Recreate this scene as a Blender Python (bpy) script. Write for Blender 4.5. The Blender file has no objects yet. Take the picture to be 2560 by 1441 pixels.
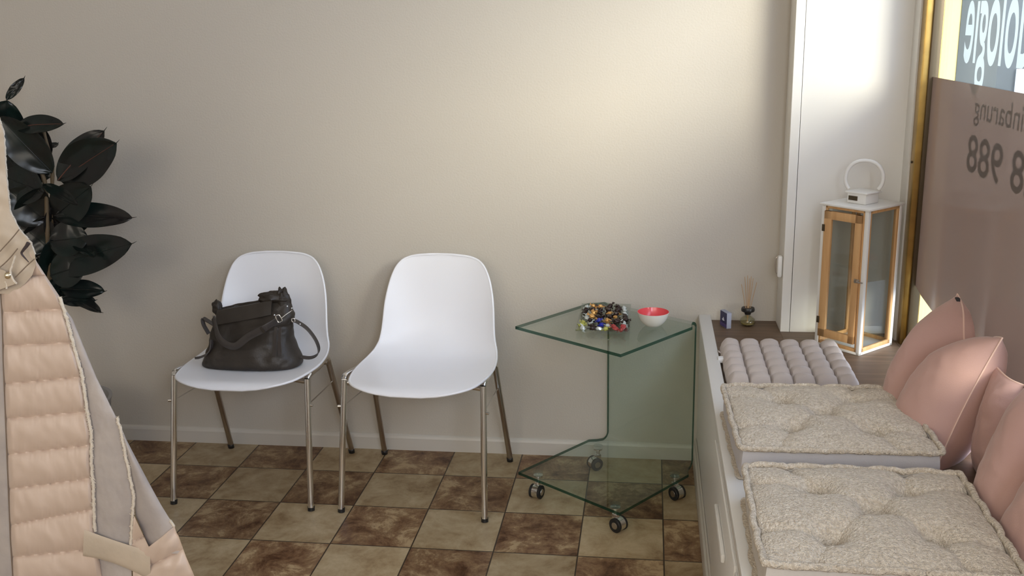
import bpy, bmesh, math, random
from mathutils import Vector, Matrix, noise
PI = math.pi
scene = bpy.context.scene
COL = scene.collection
random.seed(7)

# ------------------------------------------------------------------ camera
CAM = Vector((0.46007, -3.46315, 1.56111))
R0 = Vector((0.990741, 0.134158, -0.020833))      # right
R1 = Vector((0.013982, -0.253458, -0.967245))     # down
R2 = Vector((-0.135044, 0.957998, -0.252987))     # forward
FPX = 2488.25
cam_data = bpy.data.cameras.new('camera')
cam_data.sensor_width = 36.0
cam_data.lens = FPX / 2560.0 * 36.0
cam_data.clip_start = 0.05
cam = bpy.data.objects.new('camera', cam_data)
COL.objects.link(cam)
M = Matrix.Identity(4)
for i in range(3):
    M[i][0] = R0[i]; M[i][1] = -R1[i]; M[i][2] = -R2[i]; M[i][3] = CAM[i]
cam.matrix_world = M
scene.camera = cam

# ------------------------------------------------------------------ world, sun, exposure
scene.view_settings.view_transform = 'Standard'
scene.view_settings.look = 'None'
scene.view_settings.gamma = 1.0
scene.view_settings.use_curve_mapping = False
scene.view_settings.exposure = 0.0
world = bpy.data.worlds.new('sky'); scene.world = world
world.use_nodes = True
bgn = world.node_tree.nodes['Background']
bgn.inputs['Color'].default_value = (0.62, 0.72, 0.95, 1)
bgn.inputs['Strength'].default_value = 6.3

def add_sun(name, direction, energy, angle, color):
    L = bpy.data.lights.new(name, 'SUN'); L.energy = energy; L.angle = math.radians(angle); L.color = color
    o = bpy.data.objects.new(name, L); COL.objects.link(o)
    o.rotation_euler = Vector(direction).to_track_quat('-Z', 'Y').to_euler()
    return o
add_sun('low_hazy_sun', (-0.60, 0.80, -0.25), 4.1, 24, (1.0, 0.90, 0.73))

def add_area(name, loc, direction, sx, sy, power, color):
    L = bpy.data.lights.new(name, 'AREA'); L.shape = 'RECTANGLE'; L.size = sx; L.size_y = sy
    L.energy = power; L.color = color
    o = bpy.data.objects.new(name, L); COL.objects.link(o)
    o.location = loc
    o.rotation_euler = Vector(direction).to_track_quat('-Z', 'Y').to_euler()
    return o
# shop-front daylight: the glazed front goes on past the camera, outside the picture
add_area('shopfront_daylight', (1.26, -3.9, 1.95), (-1, 0.25, -0.12), 2.0, 0.8, 92, (0.78, 0.87, 1.0))
# added warm fill lamp behind the camera, raises the ambient light
add_area('rear_room_fill', (-0.6, -5.2, 2.2), (0, 1, -0.35), 2.5, 1.2, 45, (1.0, 0.90, 0.76))

# ------------------------------------------------------------------ node helpers
def mat(name):
    m = bpy.data.materials.new(name); m.use_nodes = True
    nt = m.node_tree
    b = nt.nodes['Principled BSDF']
    return m, nt, b
def lk(nt, a, b): nt.links.new(a, b)
def rgba(c): return (c[0], c[1], c[2], 1)
def simple(name, col, rough=0.5, metal=0.0, bump=None, var=None, sheen=0.0, coat=0.0, spec=0.5, trans=0.0):
    """bump=(scale,strength,detail) ; var=(scale, colour2, amount)"""
    m, nt, b = mat(name)
    b.inputs['Base Color'].default_value = rgba(col)
    b.inputs['Roughness'].default_value = rough
    b.inputs['Metallic'].default_value = metal
    b.inputs['Specular IOR Level'].default_value = spec
    if sheen:
        b.inputs['Sheen Weight'].default_value = sheen
        b.inputs['Sheen Roughness'].default_value = 0.4
    if coat: b.inputs['Coat Weight'].default_value = coat
    tc = nt.nodes.new('ShaderNodeTexCoord')
    if bump:
        n = nt.nodes.new('ShaderNodeTexNoise'); n.inputs['Scale'].default_value = bump[0]
        n.inputs['Detail'].default_value = bump[2] if len(bump) > 2 else 3
        lk(nt, tc.outputs['Object'], n.inputs['Vector'])
        bp = nt.nodes.new('ShaderNodeBump'); bp.inputs['Strength'].default_value = bump[1]
        bp.inputs['Distance'].default_value = bump[3] if len(bump) > 3 else 0.002
        lk(nt, n.outputs['Fac'], bp.inputs['Height']); lk(nt, bp.outputs['Normal'], b.inputs['Normal'])
    if var:
        n = nt.nodes.new('ShaderNodeTexNoise'); n.inputs['Scale'].default_value = var[0]; n.inputs['Detail'].default_value = 4
        lk(nt, tc.outputs['Object'], n.inputs['Vector'])
        r = nt.nodes.new('ShaderNodeMapRange'); r.inputs[1].default_value = 0.35; r.inputs[2].default_value = 0.65
        lk(nt, n.outputs['Fac'], r.inputs[0])
        mul = nt.nodes.new('ShaderNodeMath'); mul.operation = 'MULTIPLY'; mul.inputs[1].default_value = var[2]
        lk(nt, r.outputs[0], mul.inputs[0])
        mx = nt.nodes.new('ShaderNodeMix'); mx.data_type = 'RGBA'
        mx.inputs[6].default_value = rgba(col); mx.inputs[7].default_value = rgba(var[1])
        lk(nt, mul.outputs[0], mx.inputs[0]); lk(nt, mx.outputs[2], b.inputs['Base Color'])
    return m

def schlick(nt, f0=0.04):
    """reflectance of a thin pane by viewing angle, the same from both faces"""
    g = nt.nodes.new('ShaderNodeNewGeometry'); d = nt.nodes.new('ShaderNodeVectorMath'); d.operation = 'DOT_PRODUCT'
    lk(nt, g.outputs['Normal'], d.inputs[0]); lk(nt, g.outputs['Incoming'], d.inputs[1])
    last = d.outputs['Value']
    for op, v in (('ABSOLUTE', None), ('SUBTRACT', 'r'), ('POWER', 5.0), ('MULTIPLY', 1 - f0), ('ADD', f0)):
        m_ = nt.nodes.new('ShaderNodeMath'); m_.operation = op
        if v == 'r': m_.inputs[0].default_value = 1.0; lk(nt, last, m_.inputs[1])
        else:
            lk(nt, last, m_.inputs[0])
            if v is not None: m_.inputs[1].default_value = v
        last = m_.outputs[0]
    return last
def glass(name, tint, refl=1.0, rough=0.0, dirt=0.0):
    """thin architectural glass: see-through with mirror reflection growing at grazing angles"""
    m, nt, b = mat(name); nt.nodes.remove(b)
    out = nt.nodes['Material Output']
    t = nt.nodes.new('ShaderNodeBsdfTransparent'); t.inputs[0].default_value = rgba(tint)
    g = nt.nodes.new('ShaderNodeBsdfGlossy'); g.inputs['Roughness'].default_value = rough
    mul = nt.nodes.new('ShaderNodeMath'); mul.operation = 'MULTIPLY'; mul.inputs[1].default_value = refl
    lk(nt, schlick(nt), mul.inputs[0])
    mx = nt.nodes.new('ShaderNodeMixShader')
    lk(nt, mul.outputs[0], mx.inputs[0]); lk(nt, t.outputs[0], mx.inputs[1]); lk(nt, g.outputs[0], mx.inputs[2])
    last = mx
    if dirt:
        d = nt.nodes.new('ShaderNodeBsdfDiffuse'); d.inputs[0].default_value = (0.8, 0.82, 0.84, 1)
        mx2 = nt.nodes.new('ShaderNodeMixShader'); mx2.inputs[0].default_value = dirt
        lk(nt, mx.outputs[0], mx2.inputs[1]); lk(nt, d.outputs[0], mx2.inputs[2]); last = mx2
    lk(nt, last.outputs[0], out.inputs[0])
    return m

# ------------------------------------------------------------------ materials
WALLC = (0.58, 0.535, 0.465)
def wall_material(name, col, scale=150, strength=0.28):
    m, nt, b = mat(name)
    b.inputs['Roughness'].default_value = 0.85
    b.inputs['Specular IOR Level'].default_value = 0.2
    tc = nt.nodes.new('ShaderNodeTexCoord')
    n1 = nt.nodes.new('ShaderNodeTexNoise'); n1.inputs['Scale'].default_value = scale; n1.inputs['Detail'].default_value = 3
    n2 = nt.nodes.new('ShaderNodeTexNoise'); n2.inputs['Scale'].default_value = 1.1; n2.inputs['Detail'].default_value = 3
    lk(nt, tc.outputs['Object'], n1.inputs['Vector']); lk(nt, tc.outputs['Object'], n2.inputs['Vector'])
    bp = nt.nodes.new('ShaderNodeBump'); bp.inputs['Strength'].default_value = strength; bp.inputs['Distance'].default_value = 0.003
    lk(nt, n1.outputs['Fac'], bp.inputs['Height']); lk(nt, bp.outputs['Normal'], b.inputs['Normal'])
    mx = nt.nodes.new('ShaderNodeMix'); mx.data_type = 'RGBA'
    mx.inputs[6].default_value = rgba([c * 0.96 for c in col]); mx.inputs[7].default_value = rgba(col)
    lk(nt, n2.outputs['Fac'], mx.inputs[0]); lk(nt, mx.outputs[2], b.inputs['Base Color'])
    return m
M_WALL = wall_material('cream_woodchip_wall', WALLC)
M_PILASTER = wall_material('smooth_white_wall', (0.80, 0.775, 0.72), 60, 0.08)
M_CEIL = simple('white_ceiling', (0.8, 0.78, 0.74), 0.9)
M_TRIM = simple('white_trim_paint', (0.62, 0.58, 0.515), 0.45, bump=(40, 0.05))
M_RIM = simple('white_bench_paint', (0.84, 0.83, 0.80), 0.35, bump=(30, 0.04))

def floor_material():
    m, nt, b = mat('checkered_stone_vinyl')
    S = 0.26; Y0 = -0.2201
    N = nt.nodes.new
    def math_(op, a, bb=None, c=None):
        n = N('ShaderNodeMath'); n.operation = op
        for i, v in enumerate((a, bb, c)):
            if v is None: continue
            if isinstance(v, (int, float)): n.inputs[i].default_value = v
            else: lk(nt, v, n.inputs[i])
        return n.outputs[0]
    tc = N('ShaderNodeTexCoord'); sp = N('ShaderNodeSeparateXYZ'); lk(nt, tc.outputs['Object'], sp.inputs[0])
    gx = math_('DIVIDE', sp.outputs[0], S); gy = math_('DIVIDE', math_('SUBTRACT', sp.outputs[1], Y0), S)
    ix = math_('FLOOR', gx); iy = math_('FLOOR', gy)
    par = math_('FLOORED_MODULO', math_('ADD', ix, iy), 2.0)     # 0 = dark
    fx = math_('FRACT', gx); fy = math_('FRACT', gy)
    ex = math_('MINIMUM', fx, math_('SUBTRACT', 1.0, fx)); ey = math_('MINIMUM', fy, math_('SUBTRACT', 1.0, fy))
    edge = math_('MINIMUM', ex, ey)
    cmb = N('ShaderNodeCombineXYZ'); lk(nt, ix, cmb.inputs[0]); lk(nt, iy, cmb.inputs[1])
    wn = N('ShaderNodeTexWhiteNoise'); wn.noise_dimensions = '3D'; lk(nt, cmb.outputs[0], wn.inputs['Vector'])
    off = N('ShaderNodeVectorMath'); off.operation = 'SCALE'; off.inputs['Scale'].default_value = 7.0
    lk(nt, wn.outputs['Color'], off.inputs[0])
    pos = N('ShaderNodeVectorMath'); pos.operation = 'ADD'; lk(nt, tc.outputs['Object'], pos.inputs[0]); lk(nt, off.outputs[0], pos.inputs[1])
    def nz(scale, detail, dist=0.0, rough=0.6):
        n = N('ShaderNodeTexNoise'); n.inputs['Scale'].default_value = scale; n.inputs['Detail'].default_value = detail
        n.inputs['Distortion'].default_value = dist; n.inputs['Roughness'].default_value = rough
        lk(nt, pos.outputs[0], n.inputs['Vector']); return n.outputs['Fac']
    def ramp(fac, stops):
        r = N('ShaderNodeValToRGB'); lk(nt, fac, r.inputs[0])
        e = r.color_ramp.elements
        while len(e) < len(stops): e.new(0.5)
        for i, (p, c) in enumerate(stops): e[i].position = p; e[i].color = rgba(c)
        return r.outputs[0]
    dark = ramp(nz(9.0, 12, 0.35, 0.76), [(0.36, (0.070, 0.028, 0.012)), (0.45, (0.175, 0.090, 0.044)), (0.53, (0.275, 0.170, 0.088)), (0.60, (0.46, 0.33, 0.185))])
    lite = ramp(nz(8.0, 9, 0.3, 0.70), [(0.34, (0.24, 0.155, 0.075)), (0.46, (0.375, 0.275, 0.155)), (0.56, (0.44, 0.34, 0.205)), (0.68, (0.53, 0.42, 0.265))])
    mx = N('ShaderNodeMix'); mx.data_type = 'RGBA'; lk(nt, par, mx.inputs[0]); lk(nt, dark, mx.inputs[6]); lk(nt, lite, mx.inputs[7])
    # small dark pits
    pit = ramp(nz(26, 5, 1.5, 0.7), [(0.60, (0, 0, 0)), (0.70, (1, 1, 1))])
    mp = N('ShaderNodeMix'); mp.data_type = 'RGBA'; lk(nt, mx.outputs[2], mp.inputs[6]); mp.inputs[7].default_value = (0.12, 0.07, 0.045, 1)
    lk(nt, math_('MULTIPLY', pit, math_('SUBTRACT', 0.62, math_('MULTIPLY', par, 0.42))), mp.inputs[0])
    vr = math_('ADD', math_('MULTIPLY', wn.outputs['Value'], 0.22), 0.86)
    sc = N('ShaderNodeVectorMath'); sc.operation = 'SCALE'; lk(nt, mp.outputs[2], sc.inputs[0]); lk(nt, vr, sc.inputs['Scale'])
    g = N('ShaderNodeMapRange'); g.inputs[1].default_value = 0.005; g.inputs[2].default_value = 0.011; lk(nt, edge, g.inputs[0])
    mg = N('ShaderNodeMix'); mg.data_type = 'RGBA'; mg.inputs[6].default_value = (0.045, 0.03, 0.02, 1)
    lk(nt, sc.outputs[0], mg.inputs[7]); lk(nt, g.outputs[0], mg.inputs[0]); lk(nt, mg.outputs[2], b.inputs['Base Color'])
    b.inputs['Roughness'].default_value = 0.38
    b.inputs['Specular IOR Level'].default_value = 0.3
    bp = N('ShaderNodeBump'); bp.inputs['Strength'].default_value = 0.35; bp.inputs['Distance'].default_value = 0.002
    hh = math_('ADD', g.outputs[0], math_('MULTIPLY', nz(30, 5), 0.35))
    lk(nt, hh, bp.inputs['Height']); lk(nt, bp.outputs['Normal'], b.inputs['Normal'])
    return m
M_FLOOR = floor_material()

def wood_material(name, c1, c2, scale=(3, 40, 40), rough=0.45):
    m, nt, b = mat(name)
    tc = nt.nodes.new('ShaderNodeTexCoord'); mp = nt.nodes.new('ShaderNodeMapping'); mp.inputs['Scale'].default_value = scale
    n = nt.nodes.new('ShaderNodeTexNoise'); n.inputs['Scale'].default_value = 1.0; n.inputs['Detail'].default_value = 6; n.inputs['Distortion'].default_value = 0.6
    lk(nt, tc.outputs['Object'], mp.inputs[0]); lk(nt, mp.outputs[0], n.inputs['Vector'])
    r = nt.nodes.new('ShaderNodeValToRGB'); r.color_ramp.elements[0].position = 0.3; r.color_ramp.elements[1].position = 0.7
    r.color_ramp.elements[0].color = rgba(c1); r.color_ramp.elements[1].color = rgba(c2)
    lk(nt, n.outputs['Fac'], r.inputs[0]); lk(nt, r.outputs[0], b.inputs['Base Color'])
    b.inputs['Roughness'].default_value = rough
    return m
M_SEATWOOD = wood_material('brown_wood_board', (0.115, 0.070, 0.042), (0.195, 0.128, 0.080), (3, 45, 45), 0.5)
M_PINE = wood_material('honey_pine', (0.54, 0.30, 0.125), (0.70, 0.43, 0.20), (40, 40, 4), 0.45)
M_PLASTIC = simple('white_shell_plastic', (0.89, 0.90, 0.94), 0.36, bump=(350, 0.05))
M_CHROME = simple('chrome', (0.80, 0.80, 0.80), 0.12, 1.0, bump=(60, 0.02))
M_CHROME_DULL = simple('dull_chrome', (0.50, 0.46, 0.42), 0.3, 1.0)  # darker, browner and rougher than the other chrome
M_RUBBER = simple('black_rubber', (0.012, 0.012, 0.012), 0.6)
M_BLACK = simple('black_plastic', (0.012, 0.012, 0.013), 0.35)
M_LEATHER = simple('dark_brown_leather', (0.026, 0.020, 0.015), 0.48, bump=(170, 0.35, 4), var=(14, (0.038, 0.029, 0.022), 0.8))
M_STRAP = simple('strap_leather', (0.050, 0.042, 0.038), 0.40, bump=(220, 0.2))
M_LINING = simple('dark_lining', (0.008, 0.007, 0.007), 0.8)
M_PANE = glass('lantern_pane_glass', (0.93, 0.94, 0.93), 0.9)
M_TABLEGLASS = glass('green_tinted_glass', (0.905, 0.95, 0.925), 0.8)
def edge_material():
    m, nt, b = mat('dark_green_glass_edge'); out = nt.nodes['Material Output']
    b.inputs['Base Color'].default_value = (0.003, 0.032, 0.022, 1); b.inputs['Roughness'].default_value = 0.12
    t = nt.nodes.new('ShaderNodeBsdfTransparent'); t.inputs[0].default_value = (0.35, 0.62, 0.52, 1)
    a = nt.nodes.new('ShaderNodeMixShader'); a.inputs[0].default_value = 0.30
    lk(nt, b.outputs[0], a.inputs[1]); lk(nt, t.outputs[0], a.inputs[2]); lk(nt, a.outputs[0], out.inputs[0])
    return m
M_GLASSEDGE = edge_material()
M_CLEAR = glass('clear_dish_glass', (0.86, 0.89, 0.88), 1.0, 0.03)
M_WINDOW = glass('window_glass', (0.93, 0.95, 0.94), 0.40, 0.0, 0.01)
M_WHITEMETAL = simple('white_enamelled_metal', (0.82, 0.81, 0.78), 0.38)
M_BRASS = simple('aged_brass', (0.50, 0.33, 0.10), 0.32, 1.0, var=(12, (0.25, 0.16, 0.06), 0.6))
M_DARKMETAL = simple('dark_brown_metal', (0.10, 0.075, 0.045), 0.4, 0.7)
M_LEAF = simple('rubber_plant_leaf', (0.006, 0.014, 0.012), 0.26, var=(9, (0.012, 0.010, 0.010), 0.9), spec=0.34, bump=(25, 0.12))
M_LEAFMID = simple('reddish_leaf_rib', (0.10, 0.035, 0.022), 0.45)
M_STEM = simple('brown_green_stem', (0.12, 0.085, 0.045), 0.7, bump=(90, 0.5))
M_SOIL = simple('potting_soil', (0.03, 0.02, 0.013), 0.95, bump=(60, 0.8))
M_POT = simple('grey_planter', (0.30, 0.29, 0.28), 0.6)
M_DOWN = simple('beige_pink_nylon', (0.62, 0.485, 0.39), 0.50, sheen=0.25, bump=(28, 0.22, 4, 0.004))
M_SUEDE = simple('lilac_beige_suede', (0.375, 0.33, 0.305), 0.85, sheen=0.2, var=(13, (0.47, 0.415, 0.375), 0.9), bump=(90, 0.3))
M_SUEDE_WARM = simple('warm_beige_suede', (0.48, 0.395, 0.30), 0.8, sheen=0.2, var=(11, (0.57, 0.47, 0.36), 0.9), bump=(70, 0.3))
M_SHEARL = simple('cream_shearling_edge', (0.66, 0.58, 0.47), 0.95, sheen=0.4, bump=(260, 1.0))
M_THREAD = simple('brown_stitching', (0.20, 0.15, 0.11), 0.8)
M_SNAP = simple('pale_gold_snap', (0.75, 0.66, 0.48), 0.2, 1.0)
M_BOUCLE = simple('cream_boucle', (0.86, 0.755, 0.61), 0.95, sheen=0.2, bump=(230, 1.0, 3, 0.010), var=(150, (0.60, 0.50, 0.375), 0.9))
M_CUSHSIDE = simple('cream_cotton_side', (0.62, 0.57, 0.51), 0.9, bump=(300, 0.4))
M_CUSHSIDE_L = simple('pale_grey_cotton_side', (0.56, 0.54, 0.55), 0.9, bump=(300, 0.4))
M_GREYC = simple('taupe_cotton', (0.52, 0.455, 0.42), 0.9, sheen=0.2, bump=(380, 0.5, 2, 0.001))
M_PINK = simple('dusty_pink_velvet', (0.53, 0.325, 0.28), 0.8, sheen=0.25, bump=(300, 0.35, 2, 0.001), var=(4, (0.58, 0.37, 0.315), 0.8))
M_BLUSH = simple('light_blush_velvet', (0.80, 0.56, 0.455), 0.75, sheen=0.5, bump=(300, 0.3, 2, 0.001))
M_TAG = simple('black_label', (0.015, 0.015, 0.018), 0.6)
M_WHITETAG = simple('white_label', (0.85, 0.85, 0.85), 0.6)
M_BOWLW = simple('white_ceramic', (0.80, 0.80, 0.74), 0.25)
M_BOWLP = simple('coral_pink_glaze', (0.78, 0.085, 0.10), 0.3, coat=0.4)
M_REED = simple('rattan_reed', (0.55, 0.36, 0.20), 0.8)
M_OIL = glass('diffuser_glass', (0.90, 0.90, 0.84), 1.0, 0.02)
M_BOX_BLUE = simple('dark_blue_card', (0.035, 0.03, 0.10), 0.5)
M_BOX_SIDE = simple('pale_grey_blue_card', (0.38, 0.40, 0.50), 0.5)
M_BOX_EMB = simple('white_print', (0.75, 0.75, 0.85), 0.5)
M_BOX_PUR = simple('violet_card', (0.10, 0.07, 0.22), 0.5)
M_YELLOW = simple('pale_yellow_render', (0.92, 0.80, 0.34), 0.8, bump=(80, 0.1))
M_FACADE = simple('grey_facade', (0.045, 0.058, 0.062), 0.8, var=(1.2, (0.065, 0.08, 0.085), 0.8))
M_JAMB = simple('grey_outer_render', (0.085, 0.105, 0.11), 0.8, bump=(60, 0.1))
M_ASPHALT = simple('asphalt', (0.10, 0.105, 0.11), 0.9, bump=(40, 0.5))
M_LETTERD = simple('grey_green_window_lettering', (0.02, 0.04, 0.035), 0.9)

def film_material():
    m, nt, b = mat('frosted_pinkish_window_film')
    out = nt.nodes['Material Output']
    b.inputs['Base Color'].default_value = (0.33, 0.255, 0.205, 1)
    b.inputs['Roughness'].default_value = 0.10
    b.inputs['Specular IOR Level'].default_value = 0.5
    t = nt.nodes.new('ShaderNodeBsdfTransparent'); t.inputs[0].default_value = (0.80, 0.68, 0.62, 1)
    tr = nt.nodes.new('ShaderNodeBsdfTranslucent'); tr.inputs[0].default_value = (0.28, 0.215, 0.175, 1)
    a = nt.nodes.new('ShaderNodeMixShader'); a.inputs[0].default_value = 0.55
    lk(nt, b.outputs[0], a.inputs[1]); lk(nt, tr.outputs[0], a.inputs[2])
    c = nt.nodes.new('ShaderNodeMixShader'); c.inputs[0].default_value = 0.12
    lk(nt, a.outputs[0], c.inputs[1]); lk(nt, t.outputs[0], c.inputs[2])
    lk(nt, c.outputs[0], out.inputs[0])
    return m
M_FILM = film_material()
def letter_material():
    m, nt, b = mat('white_window_lettering')
    out = nt.nodes['Material Output']; b.inputs['Base Color'].default_value = (0.75, 0.80, 0.76, 1); b.inputs['Roughness'].default_value = 0.6
    tr = nt.nodes.new('ShaderNodeBsdfTranslucent'); tr.inputs[0].default_value = (0.55, 0.60, 0.56, 1)
    a = nt.nodes.new('ShaderNodeMixShader'); a.inputs[0].default_value = 0.5
    lk(nt, b.outputs[0], a.inputs[1]); lk(nt, tr.outputs[0], a.inputs[2]); lk(nt, a.outputs[0], out.inputs[0])
    return m
M_LETTER = letter_material()

# ------------------------------------------------------------------ geometry helpers
class MB:
    """collects geometry of one part"""
    def __init__(self): self.v = []; self.f = []; self.mi = []; self.k = 0
    def add(self, vs, fs, mi=None):
        o = len(self.v); self.v += [Vector(p) for p in vs]
        self.f += [tuple(i + o for i in f) for f in fs]; self.mi += [self.k if mi is None else mi] * len(fs)
        return self
    def xf(self, mtx):
        self.v = [mtx @ p for p in self.v]; return self
    def box(self, lo, hi, bev=0.0, seg=2, mtx=None):
        bm = bmesh.new()
        bmesh.ops.create_cube(bm, size=1.0)
        c = [(lo[i] + hi[i]) / 2 for i in range(3)]; s = [abs(hi[i] - lo[i]) for i in range(3)]
        for v in bm.verts: v.co = Vector((v.co[i] * s[i] + c[i] for i in range(3)))
        if bev > 0:
            bmesh.ops.bevel(bm, geom=bm.edges[:], offset=min(bev, min(s) * 0.45), segments=seg, profile=0.5, affect='EDGES')
        bm.verts.ensure_lookup_table(); bm.verts.index_update()
        vs = [(mtx @ v.co if mtx else v.co.copy()) for v in bm.verts]; fs = [[v.index for v in f.verts] for f in bm.faces]
        bm.free(); return self.add(vs, fs)
    def prism(self, poly, z0, z1):
        n = len(poly)
        vs = [(p[0], p[1], z0) for p in poly] + [(p[0], p[1], z1) for p in poly]
        fs = [tuple(range(n - 1, -1, -1)), tuple(range(n, 2 * n))] + [(i, (i + 1) % n, n + (i + 1) % n, n + i) for i in range(n)]
        return self.add(vs, fs)
    def tube(self, pts, r, seg=10, closed=False, caps=True, squash=1.0, up=None):
        pts = [Vector(p) for p in pts]; n = len(pts)
        if not callable(r): rr = (lambda i, t, _r=r: _r)
        else: rr = r
        tang = []
        for i in range(n):
            a = pts[(i - 1) % n] if (closed or i > 0) else pts[i]
            b = pts[(i + 1) % n] if (closed or i < n - 1) else pts[i]
            t = (b - a); tang.append(t.normalized() if t.length > 1e-9 else Vector((0, 0, 1)))
        ref = Vector(up) if up else Vector((0, 0, 1))
        if abs(tang[0].dot(ref)) > 0.95 and not up: ref = Vector((1, 0, 0))
        u = (ref - tang[0] * ref.dot(tang[0])).normalized()
        vs = []; 
        for i in range(n):
            u = (u - tang[i] * u.dot(tang[i])).normalized()
            w = tang[i].cross(u)
            R = rr(i, i / max(1, n - 1))
            for k in range(seg):
                a = 2 * PI * k / seg
                vs.append(pts[i] + u * math.cos(a) * R * squash + w * math.sin(a) * R)
        fs = []
        for i in range(n if closed else n - 1):
            j = (i + 1) % n
            for k in range(seg):
                k2 = (k + 1) % seg
                fs.append((i * seg + k, i * seg + k2, j * seg + k2, j * seg + k))
        if caps and not closed:
            fs.append(tuple(range(seg - 1, -1, -1))); fs.append(tuple((n - 1) * seg + k for k in range(seg)))
        return self.add(vs, fs)
    def lathe(self, prof, center=(0, 0, 0), seg=32, close=False, mtx=None, cap0=True):
        n = len(prof); vs = []
        for (r, z) in prof:
            for k in range(seg):
                a = 2 * PI * k / seg
                p = Vector((r * math.cos(a), r * math.sin(a), z))
                if mtx: p = mtx @ p
                vs.append(p + Vector(center))
        fs = []
        for i in range(n - 1):
            for k in range(seg):
                k2 = (k + 1) % seg
                fs.append((i * seg + k, i * seg + k2, (i + 1) * seg + k2, (i + 1) * seg + k))
        if not close:
            if cap0: fs.append(tuple(range(seg - 1, -1, -1)))
            fs.append(tuple((n - 1) * seg + k for k in range(seg)))
        else:
            for k in range(seg):
                k2 = (k + 1) % seg
                fs.append(((n - 1) * seg + k, (n - 1) * seg + k2, k2, k))
        return self.add(vs, fs)
    def grid(self, fn, nu, nv, mi=None):
        vs = [fn(i / nu, j / nv) for j in range(nv + 1) for i in range(nu + 1)]
        fs = [(j * (nu + 1) + i, j * (nu + 1) + i + 1, (j + 1) * (nu + 1) + i + 1, (j + 1) * (nu + 1) + i) for j in range(nv) for i in range(nu)]
        return self.add(vs, fs, mi)
    def slab(self, fn, bk, nu, nv, mi_side=None):
        """front surface fn(u,v), back surface bk(u,v), joined along the rim: a closed shape"""
        W = nu + 1
        a = [fn(i / nu, j / nv) for j in range(nv + 1) for i in range(nu + 1)]
        b = [bk(i / nu, j / nv) for j in range(nv + 1) for i in range(nu + 1)]
        N = len(a); fs = []
        for j in range(nv):
            for i in range(nu):
                q = (j * W + i, j * W + i + 1, (j + 1) * W + i + 1, (j + 1) * W + i)
                fs.append(q); fs.append(tuple(N + k for k in reversed(q)))
        rim = [i for i in range(W)] + [j * W + nu for j in range(1, nv + 1)] + [nv * W + i for i in range(nu - 1, -1, -1)] + [j * W for j in range(nv - 1, 0, -1)]
        m0 = len(fs)
        for k in range(len(rim)):
            p, q = rim[k], rim[(k + 1) % len(rim)]
            fs.append((q, p, N + p, N + q))
        o = len(self.f)
        self.add(a + b, fs)
        if mi_side is not None:
            for k in range(m0, len(fs)): self.mi[o + k] = mi_side
        return self
    def build(self, name, mats, parent=None, smooth=True, recalc=True, origin=None):
        if not isinstance(mats, (list, tuple)): mats = [mats]
        me = bpy.data.meshes.new(name)
        org = Vector(origin) if origin is not None else Vector((0, 0, 0))
        if parent is not None: org = org + wloc(parent)
        me.from_pydata([tuple(p - org) for p in self.v], [], self.f)
        for m in mats: me.materials.append(m)
        me.polygons.foreach_set('material_index', self.mi)
        me.update()
        if recalc:
            bm = bmesh.new(); bm.from_mesh(me); bmesh.ops.recalc_face_normals(bm, faces=bm.faces[:]); bm.to_mesh(me); bm.free()
        if smooth:
            me.polygons.foreach_set('use_smooth', [True] * len(me.polygons))
            try: me.set_sharp_from_angle(angle=math.radians(40))
            except Exception: pass
        o = bpy.data.objects.new(name, me); COL.objects.link(o)
        if parent is not None: o.parent = parent
        elif origin is not None: o.location = origin
        return o

_w = {}
def wloc(o):
    r = Vector(o.location); p = o.parent
    while p is not None: r += Vector(p.location); p = p.parent
    return r
def tag(o, label=None, cat=None, group=None, kind=None):
    if label: o['label'] = label
    if cat: o['category'] = cat
    if group: o['group'] = group
    if kind: o['kind'] = kind
    return o
def thing(name, label, cat, loc=(0, 0, 0), group=None):
    o = bpy.data.objects.new(name, None); COL.objects.link(o); o.location = loc
    o.empty_display_size = 0.05
    return tag(o, label, cat, group)
def struct(name, mb, m, smooth=False):
    return tag(mb.build(name, m, smooth=smooth), kind='structure')
def P(u, v, Y):
    """photograph pixel -> point on the vertical plane y = Y"""
    d = R0 * ((u - 1280) / FPX) + R1 * ((v - 720.5) / FPX) + R2
    return CAM + d * ((Y - CAM.y) / d.y)
def PZ(u, v, Z):
    d = R0 * ((u - 1280) / FPX) + R1 * ((v - 720.5) / FPX) + R2
    return CAM + d * ((Z - CAM.z) / d.z)
def smooth_path(pts, n=8, closed=False):
    pts = [Vector(p) for p in pts]; out = []; N = len(pts)
    rng = range(N if closed else N - 1)
    for i in rng:
        p0 = pts[(i - 1) % N] if (closed or i > 0) else pts[i] * 2 - pts[i + 1]
        p1 = pts[i]; p2 = pts[(i + 1) % N]
        p3 = pts[(i + 2) % N] if (closed or i + 2 < N) else p2 * 2 - p1
        for k in range(n):
            t = k / n
            out.append(0.5 * ((2 * p1) + (-p0 + p2) * t + (2 * p0 - 5 * p1 + 4 * p2 - p3) * t * t + (-p0 + 3 * p1 - 3 * p2 + p3) * t ** 3))
    if not closed: out.append(pts[-1])
    return out
def lerp_tab(tab, t):
    """piecewise-linear table [(t, value...)]"""
    if t <= tab[0][0]: return tab[0][1]
    for a, b in zip(tab, tab[1:]):
        if t <= b[0]:
            k = (t - a[0]) / (b[0] - a[0]); return a[1] + (b[1] - a[1]) * k
    return tab[-1][1]
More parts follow.
